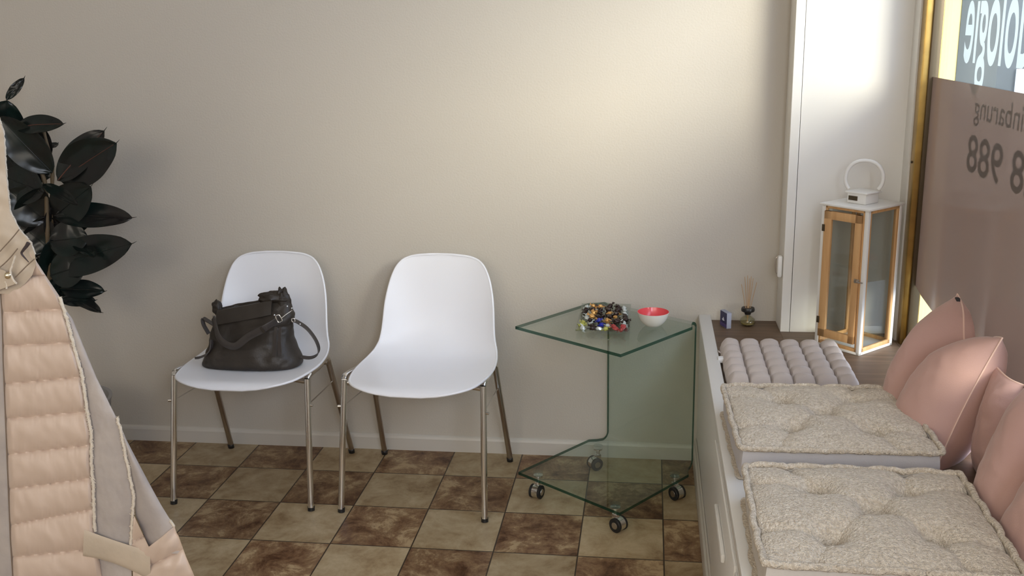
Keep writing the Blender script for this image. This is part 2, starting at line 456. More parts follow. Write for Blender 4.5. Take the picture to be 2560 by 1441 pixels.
def smoothtab(tab, t):
    if t <= tab[0][0]: return tab[0][1]
    if t >= tab[-1][0]: return tab[-1][1]
    for i in range(len(tab) - 1):
        a, b = tab[i], tab[i + 1]
        if t <= b[0]:
            h = b[0] - a[0]; k = (t - a[0]) / h
            ma = ((b[1] - tab[i - 1][1]) / (b[0] - tab[i - 1][0]) if i > 0 else (b[1] - a[1]) / h) * h
            mb_ = ((tab[i + 2][1] - a[1]) / (tab[i + 2][0] - a[0]) if i + 2 < len(tab) else (b[1] - a[1]) / h) * h
            return (2 * k ** 3 - 3 * k ** 2 + 1) * a[1] + (k ** 3 - 2 * k ** 2 + k) * ma + (-2 * k ** 3 + 3 * k ** 2) * b[1] + (k ** 3 - k ** 2) * mb_
def nz(x, y, z=0.0): return noise.noise(Vector((x, y, z)))
def ribbon(mb, pts, width, thick, wdir, sub=6):
    """flat strap along pts; wdir = direction(s) of the width"""
    pp = smooth_path(pts, sub); n = len(pp)
    W = [Vector(wdir)] * n if not isinstance(wdir, list) else smooth_path(wdir, sub)
    vs = []
    for i, p in enumerate(pp):
        t = (pp[min(i + 1, n - 1)] - pp[max(i - 1, 0)]).normalized()
        w = W[i]; w = (w - t * w.dot(t)).normalized(); nn = t.cross(w)
        ww = width(i / (n - 1)) if callable(width) else width
        for a, b in ((-1, -.5), (-.9, -1), (.9, -1), (1, -.5), (1, .5), (.9, 1), (-.9, 1), (-1, .5)):
            vs.append(p + w * a * ww / 2 + nn * b * thick / 2)
    fs = []
    for i in range(n - 1):
        for k in range(8): fs.append((i * 8 + k, i * 8 + (k + 1) % 8, (i + 1) * 8 + (k + 1) % 8, (i + 1) * 8 + k))
    fs.append(tuple(range(7, -1, -1))); fs.append(tuple((n - 1) * 8 + k for k in range(8)))
    return mb.add(vs, fs)
def rest(mb, zmin=0.5405, rimz=0.5612, rimx=0.6855, xmax=None):
    """soft things flatten where they touch the seat board, the bench rim or the window"""
    for p in mb.v:
        if p.x < rimx and p.z < rimz: p.z = rimz + .02 * (p.z - zmin) if p.z > zmin else rimz
        if p.z < zmin: p.z = zmin
        if xmax is not None and p.x > xmax: p.x = xmax
    return mb

# ------------------------------------------------------------------ the setting
XL, XR, YB, YF, ZC = -2.75, 1.30, 0.0, -5.6, 2.65
struct('floor', MB().box((XL - .1, YF - .1, -0.05), (XR + .25, YB + .12, 0.0)), M_FLOOR)
struct('ceiling', MB().box((XL - .1, YF - .1, ZC), (XR + .25, YB + .12, ZC + .1)), M_CEIL)
struct('wall_back', MB().box((XL - .1, YB, 0.0), (XR + .25, YB + .12, ZC)), M_WALL)
struct('wall_left', MB().box((XL - .1, YF, 0.0), (XL, YB, ZC)), M_WALL)
struct('wall_rear', MB().box((XL - .1, YF - .1, 0.0), (XR + .25, YF, ZC)), M_WALL)
# wall projection beside the window (its face looks into the room)
PX0, PY0 = 0.910, -0.122
struct('wall_projection', MB().box((PX0 + .032, PY0, 0.0), (1.268, YB, ZC)), M_PILASTER)
struct('trim_1', MB().box((PX0, PY0 - .003, 0.0), (PX0 + .030, YB, ZC), 0.002), M_PILASTER)
# window wall: return beside the frame, parapet, lintel, pier at the far end; unseen middle pier added to cut off the sun patch
struct('wall_right', MB().box((1.268, -0.195, 0.0), (1.50, YB, ZC)).box((1.29, YF, 0.0), (1.50, -0.195, 0.525))
       .box((1.29, YF, 2.30), (1.50, -0.195, ZC)).box((1.29, YF, 0.525), (1.50, -4.95, 2.30)).box((1.275, -2.90, 0.525), (1.50, -2.45, 2.30)), M_PILASTER)
# baseboard with a rounded top
bb = MB()
prof = [(0, 0), (-.014, 0), (-.014, .048), (-.011, .056), (-.005, .060), (0, .061)]
bb.add([(x, y, z) for x in (XL, 0.650) for (y, z) in prof],
       [(0, 1, 7, 6), (1, 2, 8, 7), (2, 3, 9, 8), (3, 4, 10, 9), (4, 5, 11, 10), (5, 4, 3, 2, 1, 0), (6, 7, 8, 9, 10, 11)])
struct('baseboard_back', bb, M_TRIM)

# window: brass frame, panes with film
win = thing('window_1', None, None, (1.30, -0.20, 0.56)); win['kind'] = 'structure'
fr = MB()
fr.box((1.272, -0.247, 0.54), (1.325, -0.198, 2.30), 0.004)
fr.box((1.285, -4.95, 0.525), (1.325, -0.20, 0.560), 0.004)
fr.box((1.285, -4.95, 2.265), (1.325, -0.20, 2.300), 0.004)
fr.box((1.277, -2.49, 0.54), (1.325, -2.45, 2.30), 0.004)
fr.box((1.277, -2.90, 0.54), (1.325, -2.86, 2.30), 0.004)
fr.box((1.280, -4.95, 0.54), (1.325, -4.90, 2.30), 0.004)
fr.build('window_frame', M_BRASS, win)
MB().box((1.290, -0.262, 0.56), (1.318, -0.247, 2.265), 0.002).build('window_gasket', M_DARKMETAL, win)
MB().tube([(1.2715, -0.2225, 1.13), (1.268, -0.2225, 1.13)], 0.004, 12).build('screw', M_DARKMETAL, win)
MB().box((1.304, -2.45, 0.56), (1.309, -0.262, 2.265)).box((1.304, -4.90, 0.56), (1.309, -2.90, 2.265)).build('window_pane', M_WINDOW, win, smooth=False)
# film on the lower part, cut away in a ragged corner at the bottom
flm = MB()
poly = [(-0.262, 0.742), (-0.34, 0.728), (-0.475, 0.716), (-0.56, 0.722), (-0.70, 0.69), (-0.90, 0.64), (-1.25, 0.64), (-1.33, 0.98), (-1.46, 0.99), (-1.50, 0.62),
        (-2.45, 0.60), (-2.45, 1.392), (-0.262, 1.392)]
n = len(poly)
vs = [(1.3022, y, z) for y, z in poly] + [(1.3034, y, z) for y, z in poly]
flm.add(vs, [tuple(range(n)), tuple(range(2 * n - 1, n - 1, -1))] + [(i, n + i, n + (i + 1) % n, (i + 1) % n) for i in range(n)])
flm.build('window_film', M_FILM, win, smooth=False)
film2 = MB().box((1.3022, -4.90, 0.60), (1.3034, -2.90, 2.265)); film2.build('window_film', M_FILM, win, smooth=False)  # unseen full-height film, added to hold back the sun beyond the middle pier

def lettering(name, body, m, y0, z0, y1, height, sxy, xpos, label):
    cu = bpy.data.curves.new(name, 'FONT'); cu.body = body; cu.size = 1.0; cu.extrude = 0.0
    cu.offset = sxy
    o = bpy.data.objects.new(name, cu); COL.objects.link(o)
    bpy.context.view_layer.update()
    dg = bpy.context.evaluated_depsgraph_get()
    me = bpy.data.meshes.new_from_object(o.evaluated_get(dg)); bpy.data.objects.remove(o)
    xs = [v.co.x for v in me.vertices]; ys = [v.co.y for v in me.vertices]
    wx = max(xs) - min(xs)
    # reads correctly from the street: text runs along +y seen from outside
    k = (y1 - y0) / wx; kz = height
    for v in me.vertices:
        x, y = v.co.x - min(xs), v.co.y
        v.co = Vector((xpos, y0 + x * k, z0 + y * kz))
    me.materials.append(m)
    q = bpy.data.objects.new(name, me); COL.objects.link(q)
    q.parent = win
    for v in me.vertices: v.co -= wloc(win)
    q['label'] = label
    return q
# x-height of the built-in face is about 0.52 of its size
lettering('window_lettering', 'dologie', M_LETTER, -1.005, 1.449, -0.515, 0.335, 0.012, 1.3105, 'white mirrored lettering')
lettering('window_lettering', 'einbarung', M_LETTERD, -1.09, 1.308, -0.681, 0.085, 0.008, 1.3037, 'small dark mirrored lettering')
lettering('window_lettering', '28 988', M_LETTERD, -1.175, 1.168, -0.656, 0.137, 0.012, 1.3037, 'large dark mirrored digits')

# street side, seen through the glass
struct('outer_reveal', MB().box((1.326, -0.197, 0.56), (1.385, -0.190, 2.30)), M_YELLOW)
struct('outer_jamb', MB().box((1.385, -0.200, 0.56), (1.503, -0.1955, 2.30)), M_JAMB)
struct('pavement', MB().box((1.5, -12, -0.25), (14, 16, -0.12)), M_ASPHALT)
fac = thing('street_facade', 'grey building front across the street seen through the clear window top', 'building', (4.0, 6.0, -0.12))
MB().box((1.6, 6.0, -0.12), (9, 7.0, 4.0)).build('wall', M_FACADE, fac, smooth=False)
MB().box((3.64, 5.97, 0.2), (4.15, 5.99, 1.12)).build('pale_panel', M_RIM, fac, smooth=False)

# ------------------------------------------------------------------ window bench
bench = thing('window_bench', 'white built-in window bench with a brown wooden seat board and raised front rim', 'bench', (0.67, -0.2, 0))
YE = -5.0
MB().box((0.646, YE, 0.0), (0.672, -0.001, 0.540), 0.002).build('front_panel', M_RIM, bench)
MB().box((0.641, YE, 0.535), (0.683, -0.001, 0.560), 0.004).build('rim', M_RIM, bench)
MB().box((0.683, YE, 0.515), (PX0 - .001, -0.001, 0.540), 0.001).box((PX0 - .001, YE, 0.515), (1.266, PY0 - .004, 0.540), 0.001).box((1.266, YE, 0.515), (1.284, -0.2, 0.540), 0.001).build('seat_board', M_SEATWOOD, bench, smooth=False)
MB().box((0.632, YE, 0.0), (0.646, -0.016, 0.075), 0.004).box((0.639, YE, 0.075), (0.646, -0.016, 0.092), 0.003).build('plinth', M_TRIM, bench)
for (a, b) in ((-1.62, -0.98), (-2.28, -1.64)):
    d = MB().box((0.640, a, 0.110), (0.6465, b, 0.500), 0.003).build('drawer', M_RIM, bench)
    hb = MB()
    yc = (a + b) / 2
    hb.box((0.630, yc - .125, 0.392), (0.640, yc + .125, 0.414), 0.004)
    for s in (-.1, .1): hb.box((0.638, yc + s - .008, 0.396), (0.642, yc + s + .008, 0.410), 0.001)
    hb.build('handle', M_RIM, d)

# slim fitting on the side of the wall projection
fit = MB().box((0.893, -0.112, 0.725), (0.9095, -0.090, 0.800), 0.006)
f = thing('wall_fitting', 'slim white plastic fitting with a grey metal clip on the side of the wall projection', 'wall fitting', (0.90, -0.10, 0.72))
fit.build('housing', M_RIM, f)
MB().tube(smooth_path([(0.893, -.101, .735), (0.887, -.101, .750), (0.887, -.101, .785), (0.893, -.101, .797)], 5), 0.0018, 8).build('clip', M_CHROME_DULL, f)

# ------------------------------------------------------------------ shell chairs
def make_chair(label, loc, rot):
    t = thing('shell_chair', label, 'chair', (0, 0, 0), 'white shell chairs against the wall')
    # profile of the centre line: (y, z, halfwidth, curl)
    K = [(-.536, .448, .050, .000), (-.533, .453, .100, .000), (-.526, .459, .135, .000), (-.508, .464, .172, .000), (-.475, .463, .202, .003), (-.42, .458, .219, .007),
         (-.35, .450, .229, .013), (-.28, .443, .231, .019), (-.21, .439, .226, .026), (-.15, .444, .217, .034), (-.108, .464, .209, .041), (-.080, .503, .202, .047),
         (-.062, .550, .198, .048), (-.050, .600, .195, .044), (-.040, .650, .189, .036), (-.032, .700, .178, .027), (-.026, .740, .162, .020), (-.022, .765, .142, .014),
         (-.020, .778, .118, .009), (-.0195, .785, .090, .006), (-.0195, .789, .045, .004)]
    NV = 110
    pts = smooth_path([Vector((k[0], k[1], k[2])) for k in K], 8)
    crl = smooth_path([Vector((k[3], 0, 0)) for k in K], 8)
    n = len(pts)
    def frame(s):
        x = s * (n - 1); i = min(int(x), n - 2); fr_ = x - i
        p = pts[i].lerp(pts[i + 1], fr_); c = crl[i].lerp(crl[i + 1], fr_).x
        d = pts[min(i + 2, n - 1)] - pts[max(i - 1, 0)]
        T = Vector((0, d.x, d.y)).normalized()
        Nn = Vector((0, -T.z, T.y))          # seat: up ; back: towards -y
        return p, c, Nn
    def surf(off):
        def fn(u, v):
            p, c, Nn = frame(v); w = 2 * u - 1
            # rounded side edge
            ang = abs(w) ** 2.6
            e = max(0.0, (abs(w) - .93) / .07)
            x = p.z * w + .016
            q = Vector((x, p.x, p.y)) + Nn * (c * ang) + Vector((0, 0, 0))
            sd = Vector((-math.copysign(1, w), 0, 0)) * (abs(w) ** 3) * min(1, c * 14)
            nn = (Nn + sd).normalized()
            return q + nn * off
        return fn
    sh = MB().slab(surf(0.0), surf(-0.006), 44, NV)
    sh.build('seat_shell', M_PLASTIC, t)
    # rolled rim
    rim = []
    fnn = surf(-0.003)
    for k in range(0, NV + 1): rim.append(fnn(0.0, k / NV))
    for k in range(1, 22): rim.append(fnn(k / 22, 1.0))
    for k in range(NV, -1, -1): rim.append(fnn(1.0, k / NV))
    for k in range(21, 0, -1): rim.append(fnn(k / 22, 0.0))
    MB().tube(rim, 0.0042, 8, closed=True).build('rim_bead', M_PLASTIC, t)
    RT = 0.0105
    for s in (-1, 1):
        fb, ft = Vector((s * .246, -.475, .012)), Vector((s * .236, -.392, .440))
        rb, rt = Vector((s * .243, .000, .012)), Vector((s * .226, -.150, .425))
        MB().tube([fb, ft.lerp(fb, .5), ft], RT, 14).build('leg', M_CHROME, t)
        MB().tube([rb, rb.lerp(rt, .5), rt], RT, 14).build('leg', M_CHROME_DULL, t)
        rail = smooth_path([ft - (ft - fb).normalized() * .001, ft + Vector((s * .001, .010, .008)), ft + Vector((s * .001, .032, .009)), ft.lerp(rt, .5) + Vector((0, .005, .006)),
                            rt + Vector((0, -.034, .016)), rt + Vector((0, -.010, .012)), rt], 6)
        MB().tube(rail, RT, 14).build('side_rail', M_CHROME, t)
        for q, dz in ((fb, (ft - fb).normalized()), (rb, (rt - rb).normalized())):
            MB().tube([Vector((q.x, q.y, 0.0)), Vector((q.x, q.y, 0.0)) + dz * .016], 0.0118, 14).build('foot_cap', M_BLACK, t)
        # thin coupling wire
        a = fb.lerp(ft, .80); b = rt.lerp(rb, .22)
        MB().tube([a + Vector((0, .006, 0)), b], 0.0022, 8).build('side_wire', M_CHROME, t)
        MB().tube([a + Vector((s * .008, -.002, 0)), a + Vector((s * .019, -.004, 0))], 0.0048, 10).build('coupling_stud', M_CHROME, t)
    MB().tube([(-.236, -.385, .428), (-.12, -.37, .437), (.12, -.37, .437), (.236, -.385, .428)], 0.0095, 12).build('cross_bar', M_CHROME, t)
    MB().tube([(-.227, -.155, .418), (-.12, -.17, .420), (.12, -.17, .420), (.227, -.155, .418)], 0.0095, 12).build('cross_bar', M_CHROME_DULL, t)
    for s in (-1, 1):
        MB().box((s * .10 - .02, -.39, .436), (s * .10 + .02, -.345, .448), 0.003).build('mounting_block', M_BLACK, t)
    t.location = loc; t.rotation_euler = (0, 0, rot)
    return t
def dup(root, loc, rot, label):
    r = root.copy(); COL.objects.link(r); r.location = loc; r.rotation_euler = (0, 0, rot); r['label'] = label
    for ch in list(root.children):
        c = ch.copy(); COL.objects.link(c); c.parent = r
    return r
chair = make_chair('white plastic shell chair with chrome legs, empty, beside the glass table', (-0.281, -0.066, 0), math.radians(-2.6))
dup(chair, (-0.896, -0.052, 0), math.radians(-0.4), 'white plastic shell chair with chrome legs, carrying the dark brown handbag')

# ------------------------------------------------------------------ handbag on the left chair
bag = thing('handbag', 'dark brown slouchy leather handbag lying on the left white chair', 'handbag', (-0.93, -0.33, 0.455))
BY = -0.36
def bag_body():
    # section table: v, centre x, centre y, half width, half depth, z
    secs = [(0.00, -.893, -.345, .160, .060, .452), (0.05, -.891, -.345, .176, .080, .456), (0.16, -.892, -.345, .174, .088, .475), (0.35, -.898, -.335, .152, .082, .515),
            (0.55, -.892, -.325, .144, .068, .565), (0.75, -.890, -.315, .140, .050, .608), (0.90, -.889, -.310, .138, .034, .642), (1.0, -.889, -.308, .136, .022, .660)]
    def col(k, v): return smoothtab([(s[0], s[k]) for s in secs], v)
    mb = MB(); NU, NV = 96, 46
    vs = []
    for j in range(NV + 1):
        v = j / NV; cx, cy, hw, hd, z = [col(k, v) for k in (1, 2, 3, 4, 5)]
        for i in range(NU):
            a = 2 * PI * i / NU
            ex = 0.55
            ca, sa = math.cos(a), math.sin(a)
            x = cx + hw * math.copysign(abs(ca) ** ex, ca); y = cy + hd * math.copysign(abs(sa) ** .8, sa)
            zz = z + (x + .905) * (.10 + .10 * v) * v          # mouth rises to the right
            if v > .95 and False: pass
            # slouch folds
            f_ = .011 * nz(x * 9, zz * 14, 2.0) + .007 * nz(x * 24 + zz * 10, zz * 20, 5.0) + .003 * nz(x * 60, zz * 60, 1.0)
            fold = .010 * math.exp(-((zz - (.545 + .25 * (x + .95))) / .014) ** 2) * (1 if sa < 0 else .3)
            env = min(1, v * 5)
            nn = Vector((ca, sa, 0)).normalized()
            vs.append(Vector((x, y, zz)) + nn * (f_ * 1.1 - fold) * env)
    fs = []
    for j in range(NV):
        for i in range(NU):
            k = (i + 1) % NU
            fs.append((j * NU + i, j * NU + k, (j + 1) * NU + k, (j + 1) * NU + i))
    fs.append(tuple(range(NU - 1, -1, -1)))
    top = [v.copy() for v in vs[NV * NU:]]
    c = sum(top, Vector()) / NU
    o = len(vs)
    for s, dz in ((.90, -.004), (.80, -.05)):
        vs += [c + (p - c) * s + Vector((0, 0, dz)) for p in top]
    for j in range(2):
        b0 = NV * NU if j == 0 else o; b1 = o + j * NU
        if j == 1: b0 = o; b1 = o + NU
        for i in range(NU):
            k = (i + 1) % NU; fs.append((b0 + i, b0 + k, b1 + k, b1 + i))
    fs.append(tuple(o + NU + k for k in range(NU)))
    return mb.add(vs, fs)
bag_body().build('body', M_LEATHER, bag)
# upper band on the front with rounded ends
def band(u, v):
    x = -1.005 + u * .200
    z = .616 + v * .046 + (x + .905) * .20
    y = -.362 + .020 * v - .006 * math.sin(PI * u) + .003 * nz(x * 20, z * 20, 3)
    return Vector((x, y, z))
MB().slab(band, lambda u, v: band(u, v) + Vector((0, .006, 0)), 24, 8).build('top_band', M_LEATHER, bag)
# gathered corner (top right) and left ear
def lump(cx, cy, cz, rx, ry, rz, seed, name, m=M_LEATHER):
    mb = MB()
    def fn(u, v):
        a = 2 * PI * u; b = PI * (v - .5)
        d = Vector((math.cos(a) * math.cos(b), math.sin(a) * math.cos(b), math.sin(b)))
        k = 1 + .28 * nz(d.x * 1.6 + seed, d.y * 1.6, d.z * 2.2) + .14 * nz(d.x * 5 + seed, d.y * 5, d.z * 3)
        return Vector((cx + d.x * rx * k, cy + d.y * ry * k, cz + d.z * rz * k))
    mb.grid(fn, 30, 18)
    return mb.build(name, m, bag)
lump(-.812, -.318, .684, .052, .026, .022, 1.0, 'gathered_corner')
lump(-.778, -.312, .664, .024, .024, .052, 4.0, 'gathered_corner')
lump(-1.020, -.305, .640, .017, .018, .030, 7.0, 'gathered_corner')
# straps
def Pb(u, v, y=BY): return P(u, v, y)
FR = -.442
front = [Pb(695, 800, FR + .03), Pb(660, 822, FR), Pb(620, 843, FR - .004), Pb(588, 866, FR - .004), Pb(560, 858, FR), Pb(545, 840, FR + .01), Pb(538, 815, FR + .03), Pb(533, 795, FR + .05)]
mb = MB(); ribbon(mb, front, .024, .004, (0.35, 0.0, 1.0)); mb.build('shoulder_strap', M_STRAP, bag)
keeper = MB(); ribbon(keeper, [Pb(659, 824, FR - .0035), Pb(654, 827, FR - .0035)], .024, .006, (0.35, 0, 1.0)); keeper.build('strap_keeper', M_LEATHER, bag)
loopr = [Pb(735, 802, -.345), Pb(745, 806, -.34), Pb(768, 822, -.33), Pb(788, 848, -.33), Pb(797, 872, -.34), Pb(792, 888, -.35), Pb(775, 895, -.35), Pb(752, 893, -.35)]
mb = MB(); ribbon(mb, loopr, .017, .004, [Vector((0, 1, .3))] * len(loopr)); mb.build('handle_loop', M_STRAP, bag)
loopl = [Pb(535, 812, -.37), Pb(520, 803, -.37), Pb(508, 797, -.37), Pb(509, 812, -.38), Pb(522, 835, -.38)]
mb = MB(); ribbon(mb, loopl, .016, .004, [Vector((0.2, 1, .3))] * len(loopl)); mb.build('handle_loop', M_STRAP, bag)
tail = [Pb(530, 850, -.39), Pb(527, 872, -.40), Pb(516, 886, -.41), Pb(500, 894, -.42), Pb(487, 896, -.43)]
mb = MB(); ribbon(mb, tail, lambda t: .017 * (1 - .5 * t), .004, [Vector((0.2, 1, .3))] * len(tail)); mb.build('strap_end', M_STRAP, bag)
# buckle ring, clip, rivets
def ring_pts(c, rx, rz, rot, n=20, ax=Vector((1, 0, 0)), az=Vector((0, 0, 1))):
    out = []
    for k in range(n):
        a = 2 * PI * k / n
        x = rx * math.copysign(abs(math.cos(a)) ** .5, math.cos(a)); z = rz * math.copysign(abs(math.sin(a)) ** .5, math.sin(a))
        out.append(c + ax * (x * math.cos(rot) - z * math.sin(rot)) + az * (x * math.sin(rot) + z * math.cos(rot)))
    return out
MB().tube(ring_pts(Pb(697, 797, FR + .012), .0085, .0125, .45), .0016, 8, closed=True).build('buckle', M_CHROME, bag)
MB().tube([Pb(703, 796, FR + .012), Pb(716, 786, -.40), Pb(728, 778, -.37)], .0014, 8).lathe([(0, -.003), (.003, 0), (0, .003)], Pb(729, 777, -.37), 10).build('clip', M_CHROME, bag)
MB().tube(ring_pts(Pb(733, 801, -.35), .0055, .006, .2), .0016, 8, closed=True).build('buckle', M_CHROME, bag)
for (u, v, y) in ((686, 788, FR + .012), (750, 811, -.343), (718, 766, -.375), (729, 771, -.36)):
    c = Pb(u, v, y)
    MB().lathe([(.0001, -.0028), (.0022, -.002), (.0032, 0), (.0022, .002), (.0001, .0028)], c, 12).build('rivet', M_CHROME, bag)
MB().tube(ring_pts(Pb(535, 792, -.37), .004, .006, .2), .0013, 8, closed=True).build('buckle', M_CHROME_DULL, bag)
# tassel: two hanging strips
for (u, du) in ((688, -2), (699, 1)):
    mb = MB(); ribbon(mb, [Pb(u + 2, 818, FR - .002), Pb(u, 845, FR - .008), Pb(u + du * .5, 870, FR - .010), Pb(u + du, 890, FR - .008)], lambda t: .0085 + .004 * t, .005, (1, 0, 0))
    mb.build('tassel', M_STRAP, bag)

# ------------------------------------------------------------------ glass trolley table
tbl = thing('glass_side_table', 'bent clear green glass side table on four castors beside the window bench', 'table', (0.345, -0.33, 0))
A = Vector((0.031, -0.353, 0)); Bf = Vector((0.382, -0.621, 0)); Rr = Vector((0.622, -0.308, 0)); Bk = Vector((0.266, -0.046, 0))
du = ((Bf - A) + (Rr - Bk)).normalized()              # along the bend line
nv = Vector((-du.y, du.x, 0))                         # towards the upright
HW = 0.2205; ctr = (A + Bf) / 2
ZT, ZB, TH = 0.605, 0.084, 0.010
path = []    # (n, z, halfwidth) of the sheet's middle surface
rr_ = 0.026; NE = 0.441
path.append((0.0, ZB, HW)); path.append((0.19, ZB, HW)); path.append((0.372, ZB, HW)); path.append((0.395, ZB, HW - .020))
for k in range(0, 9):
    a = PI / 2 * k / 8; path.append((NE - rr_ + rr_ * math.sin(a), ZB + rr_ - rr_ * math.cos(a), HW - .030 - .004 * math.sin(a)))
for k in range(1, 6): path.append((NE, ZB + rr_ + (ZT - ZB - 2 * rr_) * k / 6, HW - .034))
for k in range(0, 9):
    a = PI / 2 * k / 8; path.append((NE - rr_ + rr_ * math.cos(a), ZT - rr_ + rr_ * math.sin(a), HW - .034 + .004 * math.sin(a)))
path += [(0.395, ZT, HW - .020), (0.372, ZT, HW), (0.19, ZT, HW), (0.0, ZT, HW)]
gv = []; NP = len(path)
for i, (n_, z_, hw_) in enumerate(path):
    a = path[max(i - 1, 0)]; b = path[min(i + 1, NP - 1)]
    t = Vector((b[0] - a[0], b[1] - a[1])).normalized(); nr = Vector((-t.y, t.x))
    for s in (-1, 1):
        for q in (-1, 1):
            nn_ = n_ + nr.x * TH / 2 * q; zz_ = z_ + nr.y * TH / 2 * q
            p = ctr + nv * nn_ + du * hw_ * s; gv.append(Vector((p.x, p.y, zz_)))
faces, edges = [], []
for i in range(NP - 1):
    a, b = i * 4, (i + 1) * 4
    faces += [(a, a + 2, b + 2, b), (a + 1, b + 1, b + 3, a + 3)]
    edges += [(a, b, b + 1, a + 1), (a + 2, a + 3, b + 3, b + 2)]
edges += [(0, 1, 3, 2), ((NP - 1) * 4, (NP - 1) * 4 + 2, (NP - 1) * 4 + 3, (NP - 1) * 4 + 1)]
g = MB(); g.add(gv, faces, 0); g.add([], []) 
g.f += edges; g.mi += [1] * len(edges)
g.build('glass_sheet', [M_TABLEGLASS, M_GLASSEDGE], tbl)
def castor(c, ang, name='castor'):
    c = Vector(c); d = Vector((math.cos(ang), math.sin(ang), 0)); ax = Vector((-d.y, d.x, 0))
    WR = .0235; wc = Vector((c.x, c.y, 0)) + d * .014 + Vector((0, 0, WR))
    stem = MB().lathe([(.0165, ZB - TH / 2 - .004), (.0165, ZB - TH / 2), ], (c.x, c.y, 0), 20)
    stem.tube([(c.x, c.y, .050), (c.x, c.y, ZB - TH / 2 - .003)], .006, 12)
    # hood between the wheels
    stem.tube([wc + ax * -.0105 + Vector((0, 0, .001)), wc + ax * .0105 + Vector((0, 0, .001))], .0226, 24)
    stem.box((-.010, -.007, .030), (.014, .007, .056), .003, mtx=Matrix.Translation((c.x, c.y, 0)) @ Matrix.Rotation(ang, 4, 'Z'))
    o = stem.build(name, M_CHROME, tbl)
    wl = MB(); hub = MB()
    for s in (-1, 1):
        p = wc + ax * s * .0155
        q = Matrix.Translation(p) @ ax.to_track_quat('Z', 'Y').to_matrix().to_4x4()
        wl.lathe([(.012, -.005), (.0215, -.005), (.0235, -.003), (.0235, .003), (.0210, .005), (.012, .005)], (0, 0, 0), 28, True, q)
        hub.lathe([(.0001, -.0055), (.011, -.0055), (.012, -.004), (.012, .004), (.011, .0055), (.0001, .0055)], (0, 0, 0), 20, False, q)
    wl.build('wheel', M_RUBBER, o); hub.build('wheel_hub', M_CHROME_DULL, o)
    MB().lathe([(.0001, ZB + TH / 2), (.017, ZB + TH / 2), (.0165, ZB + TH / 2 + .001), (.0001, ZB + TH / 2 + .001)], (c.x, c.y, 0), 20).build('mounting_disc', M_CLEAR, o)
castor((0.098, -0.350, 0), math.radians(250))
castor((0.368, -0.560, 0), math.radians(-40))
castor((0.560, -0.318, 0), math.radians(-50))
castor((0.290, -0.110, 0), math.radians(215))

# glass dish
ZTT = ZT + TH / 2
dish = thing('glass_dish', 'square clear glass dish heaped with wrapped sweets on the glass table', 'dish', (0.32, -0.28, ZTT))
dx0, dx1, dy0, dy1 = 0.234, 0.404, -0.434, -0.118
def dsh(off):
    def fn(u, v):
        e = max(abs(2 * u - 1), abs(2 * v - 1)); lift = .012 * max(0, (e - .70) / .30) ** 1.5
        return Vector((dx0 + (dx1 - dx0) * u + (.5 - v) * .0 , dy0 + (dy1 - dy0) * v, ZTT + .0005 + lift + off))
    return fn
MB().slab(dsh(.004), dsh(0.0), 20, 20, 1).build('plate', [M_CLEAR, M_CLEAR], dish)

# sweets
SW = {
 'dark': (simple('dark_brown_foil', (0.030, 0.016, 0.014), 0.28, 0.3), 'dark brown foil wrapped sweet in the glass dish', 24),
 'gold': (simple('gold_foil', (0.72, 0.40, 0.13), 0.28, 0.6), 'gold foil wrapped sweet in the glass dish', 13),
 'blue': (simple('blue_wrapper', (0.02, 0.03, 0.36), 0.25), None, 2),
 'clear': (simple('clear_cellophane', (0.62, 0.66, 0.64), 0.15, 0.2), 'sweet in clear silvery cellophane in the glass dish', 9),
 'green': (simple('yellow_green_wrapper', (0.42, 0.42, 0.08), 0.3), None, 3),
 'red': (simple('red_wrapper', (0.38, 0.05, 0.05), 0.25), 'sweet in red wrapper at the front right of the dish', 4)}
def sweet_mesh(mb, c, rot, L, W, H, seed):
    rnd = random.Random(seed)
    mt = Matrix.Translation(c) @ rot
    n = 12; prof = [(-1.9, .75), (-1.55, .55), (-1.12, .18), (-1.0, .35), (-.8, .8), (-.4, 1), (0, 1.02), (.4, 1), (.8, .8), (1.0, .35), (1.12, .18), (1.55, .55), (1.9, .75)]
    vs = []
    for i, (x, r) in enumerate(prof):
        fan = abs(x) > 1.2
        for k in range(n):
            a = 2 * PI * k / n
            ry = math.copysign(abs(math.cos(a)) ** .7, math.cos(a)); rz = math.copysign(abs(math.sin(a)) ** .7, math.sin(a))
            jit = 1 + .18 * rnd.uniform(-1, 1)
            vs.append(mt @ Vector((x * L / 2 * (1 + .06 * rnd.uniform(-1, 1) * fan), ry * W / 2 * r * jit * (1.3 if fan else 1), rz * H / 2 * r * jit * (.35 if fan else 1))))
    fs = [(i * n + k, i * n + (k + 1) % n, (i + 1) * n + (k + 1) % n, (i + 1) * n + k) for i in range(len(prof) - 1) for k in range(n)]
    fs += [tuple(range(n - 1, -1, -1)), tuple((len(prof) - 1) * n + k for k in range(n))]
    mb.add(vs, fs)
def add_sweet(x, y, z, kind, seed, label, yaw=None):
    rnd = random.Random(seed)
    rot = Matrix.Rotation(rnd.uniform(0, PI) if yaw is None else yaw, 4, 'Z') @ Matrix.Rotation(rnd.uniform(-.6, .6), 4, 'Y') @ Matrix.Rotation(rnd.uniform(-.6, .6), 4, 'X')
    mb = MB(); sweet_mesh(mb, Vector((x, y, z)), rot, rnd.uniform(.013, .021), rnd.uniform(.012, .018), rnd.uniform(.011, .014), seed)
    o = mb.build('wrapped_sweet', SW[kind][0], origin=(x, y, z)); tag(o, label, 'sweet', 'wrapped sweets in the glass dish')
rs = random.Random(11)
zb = ZTT + .0125
front_kinds = {}
cells = []
for j in range(8):
    for i in range(6):
        x = dx0 + .022 + i * .0255 + rs.uniform(-.006, .006); y = dy0 + .032 + j * .0360 + rs.uniform(-.009, .009)
        cells.append((x, y, i, j, 0))
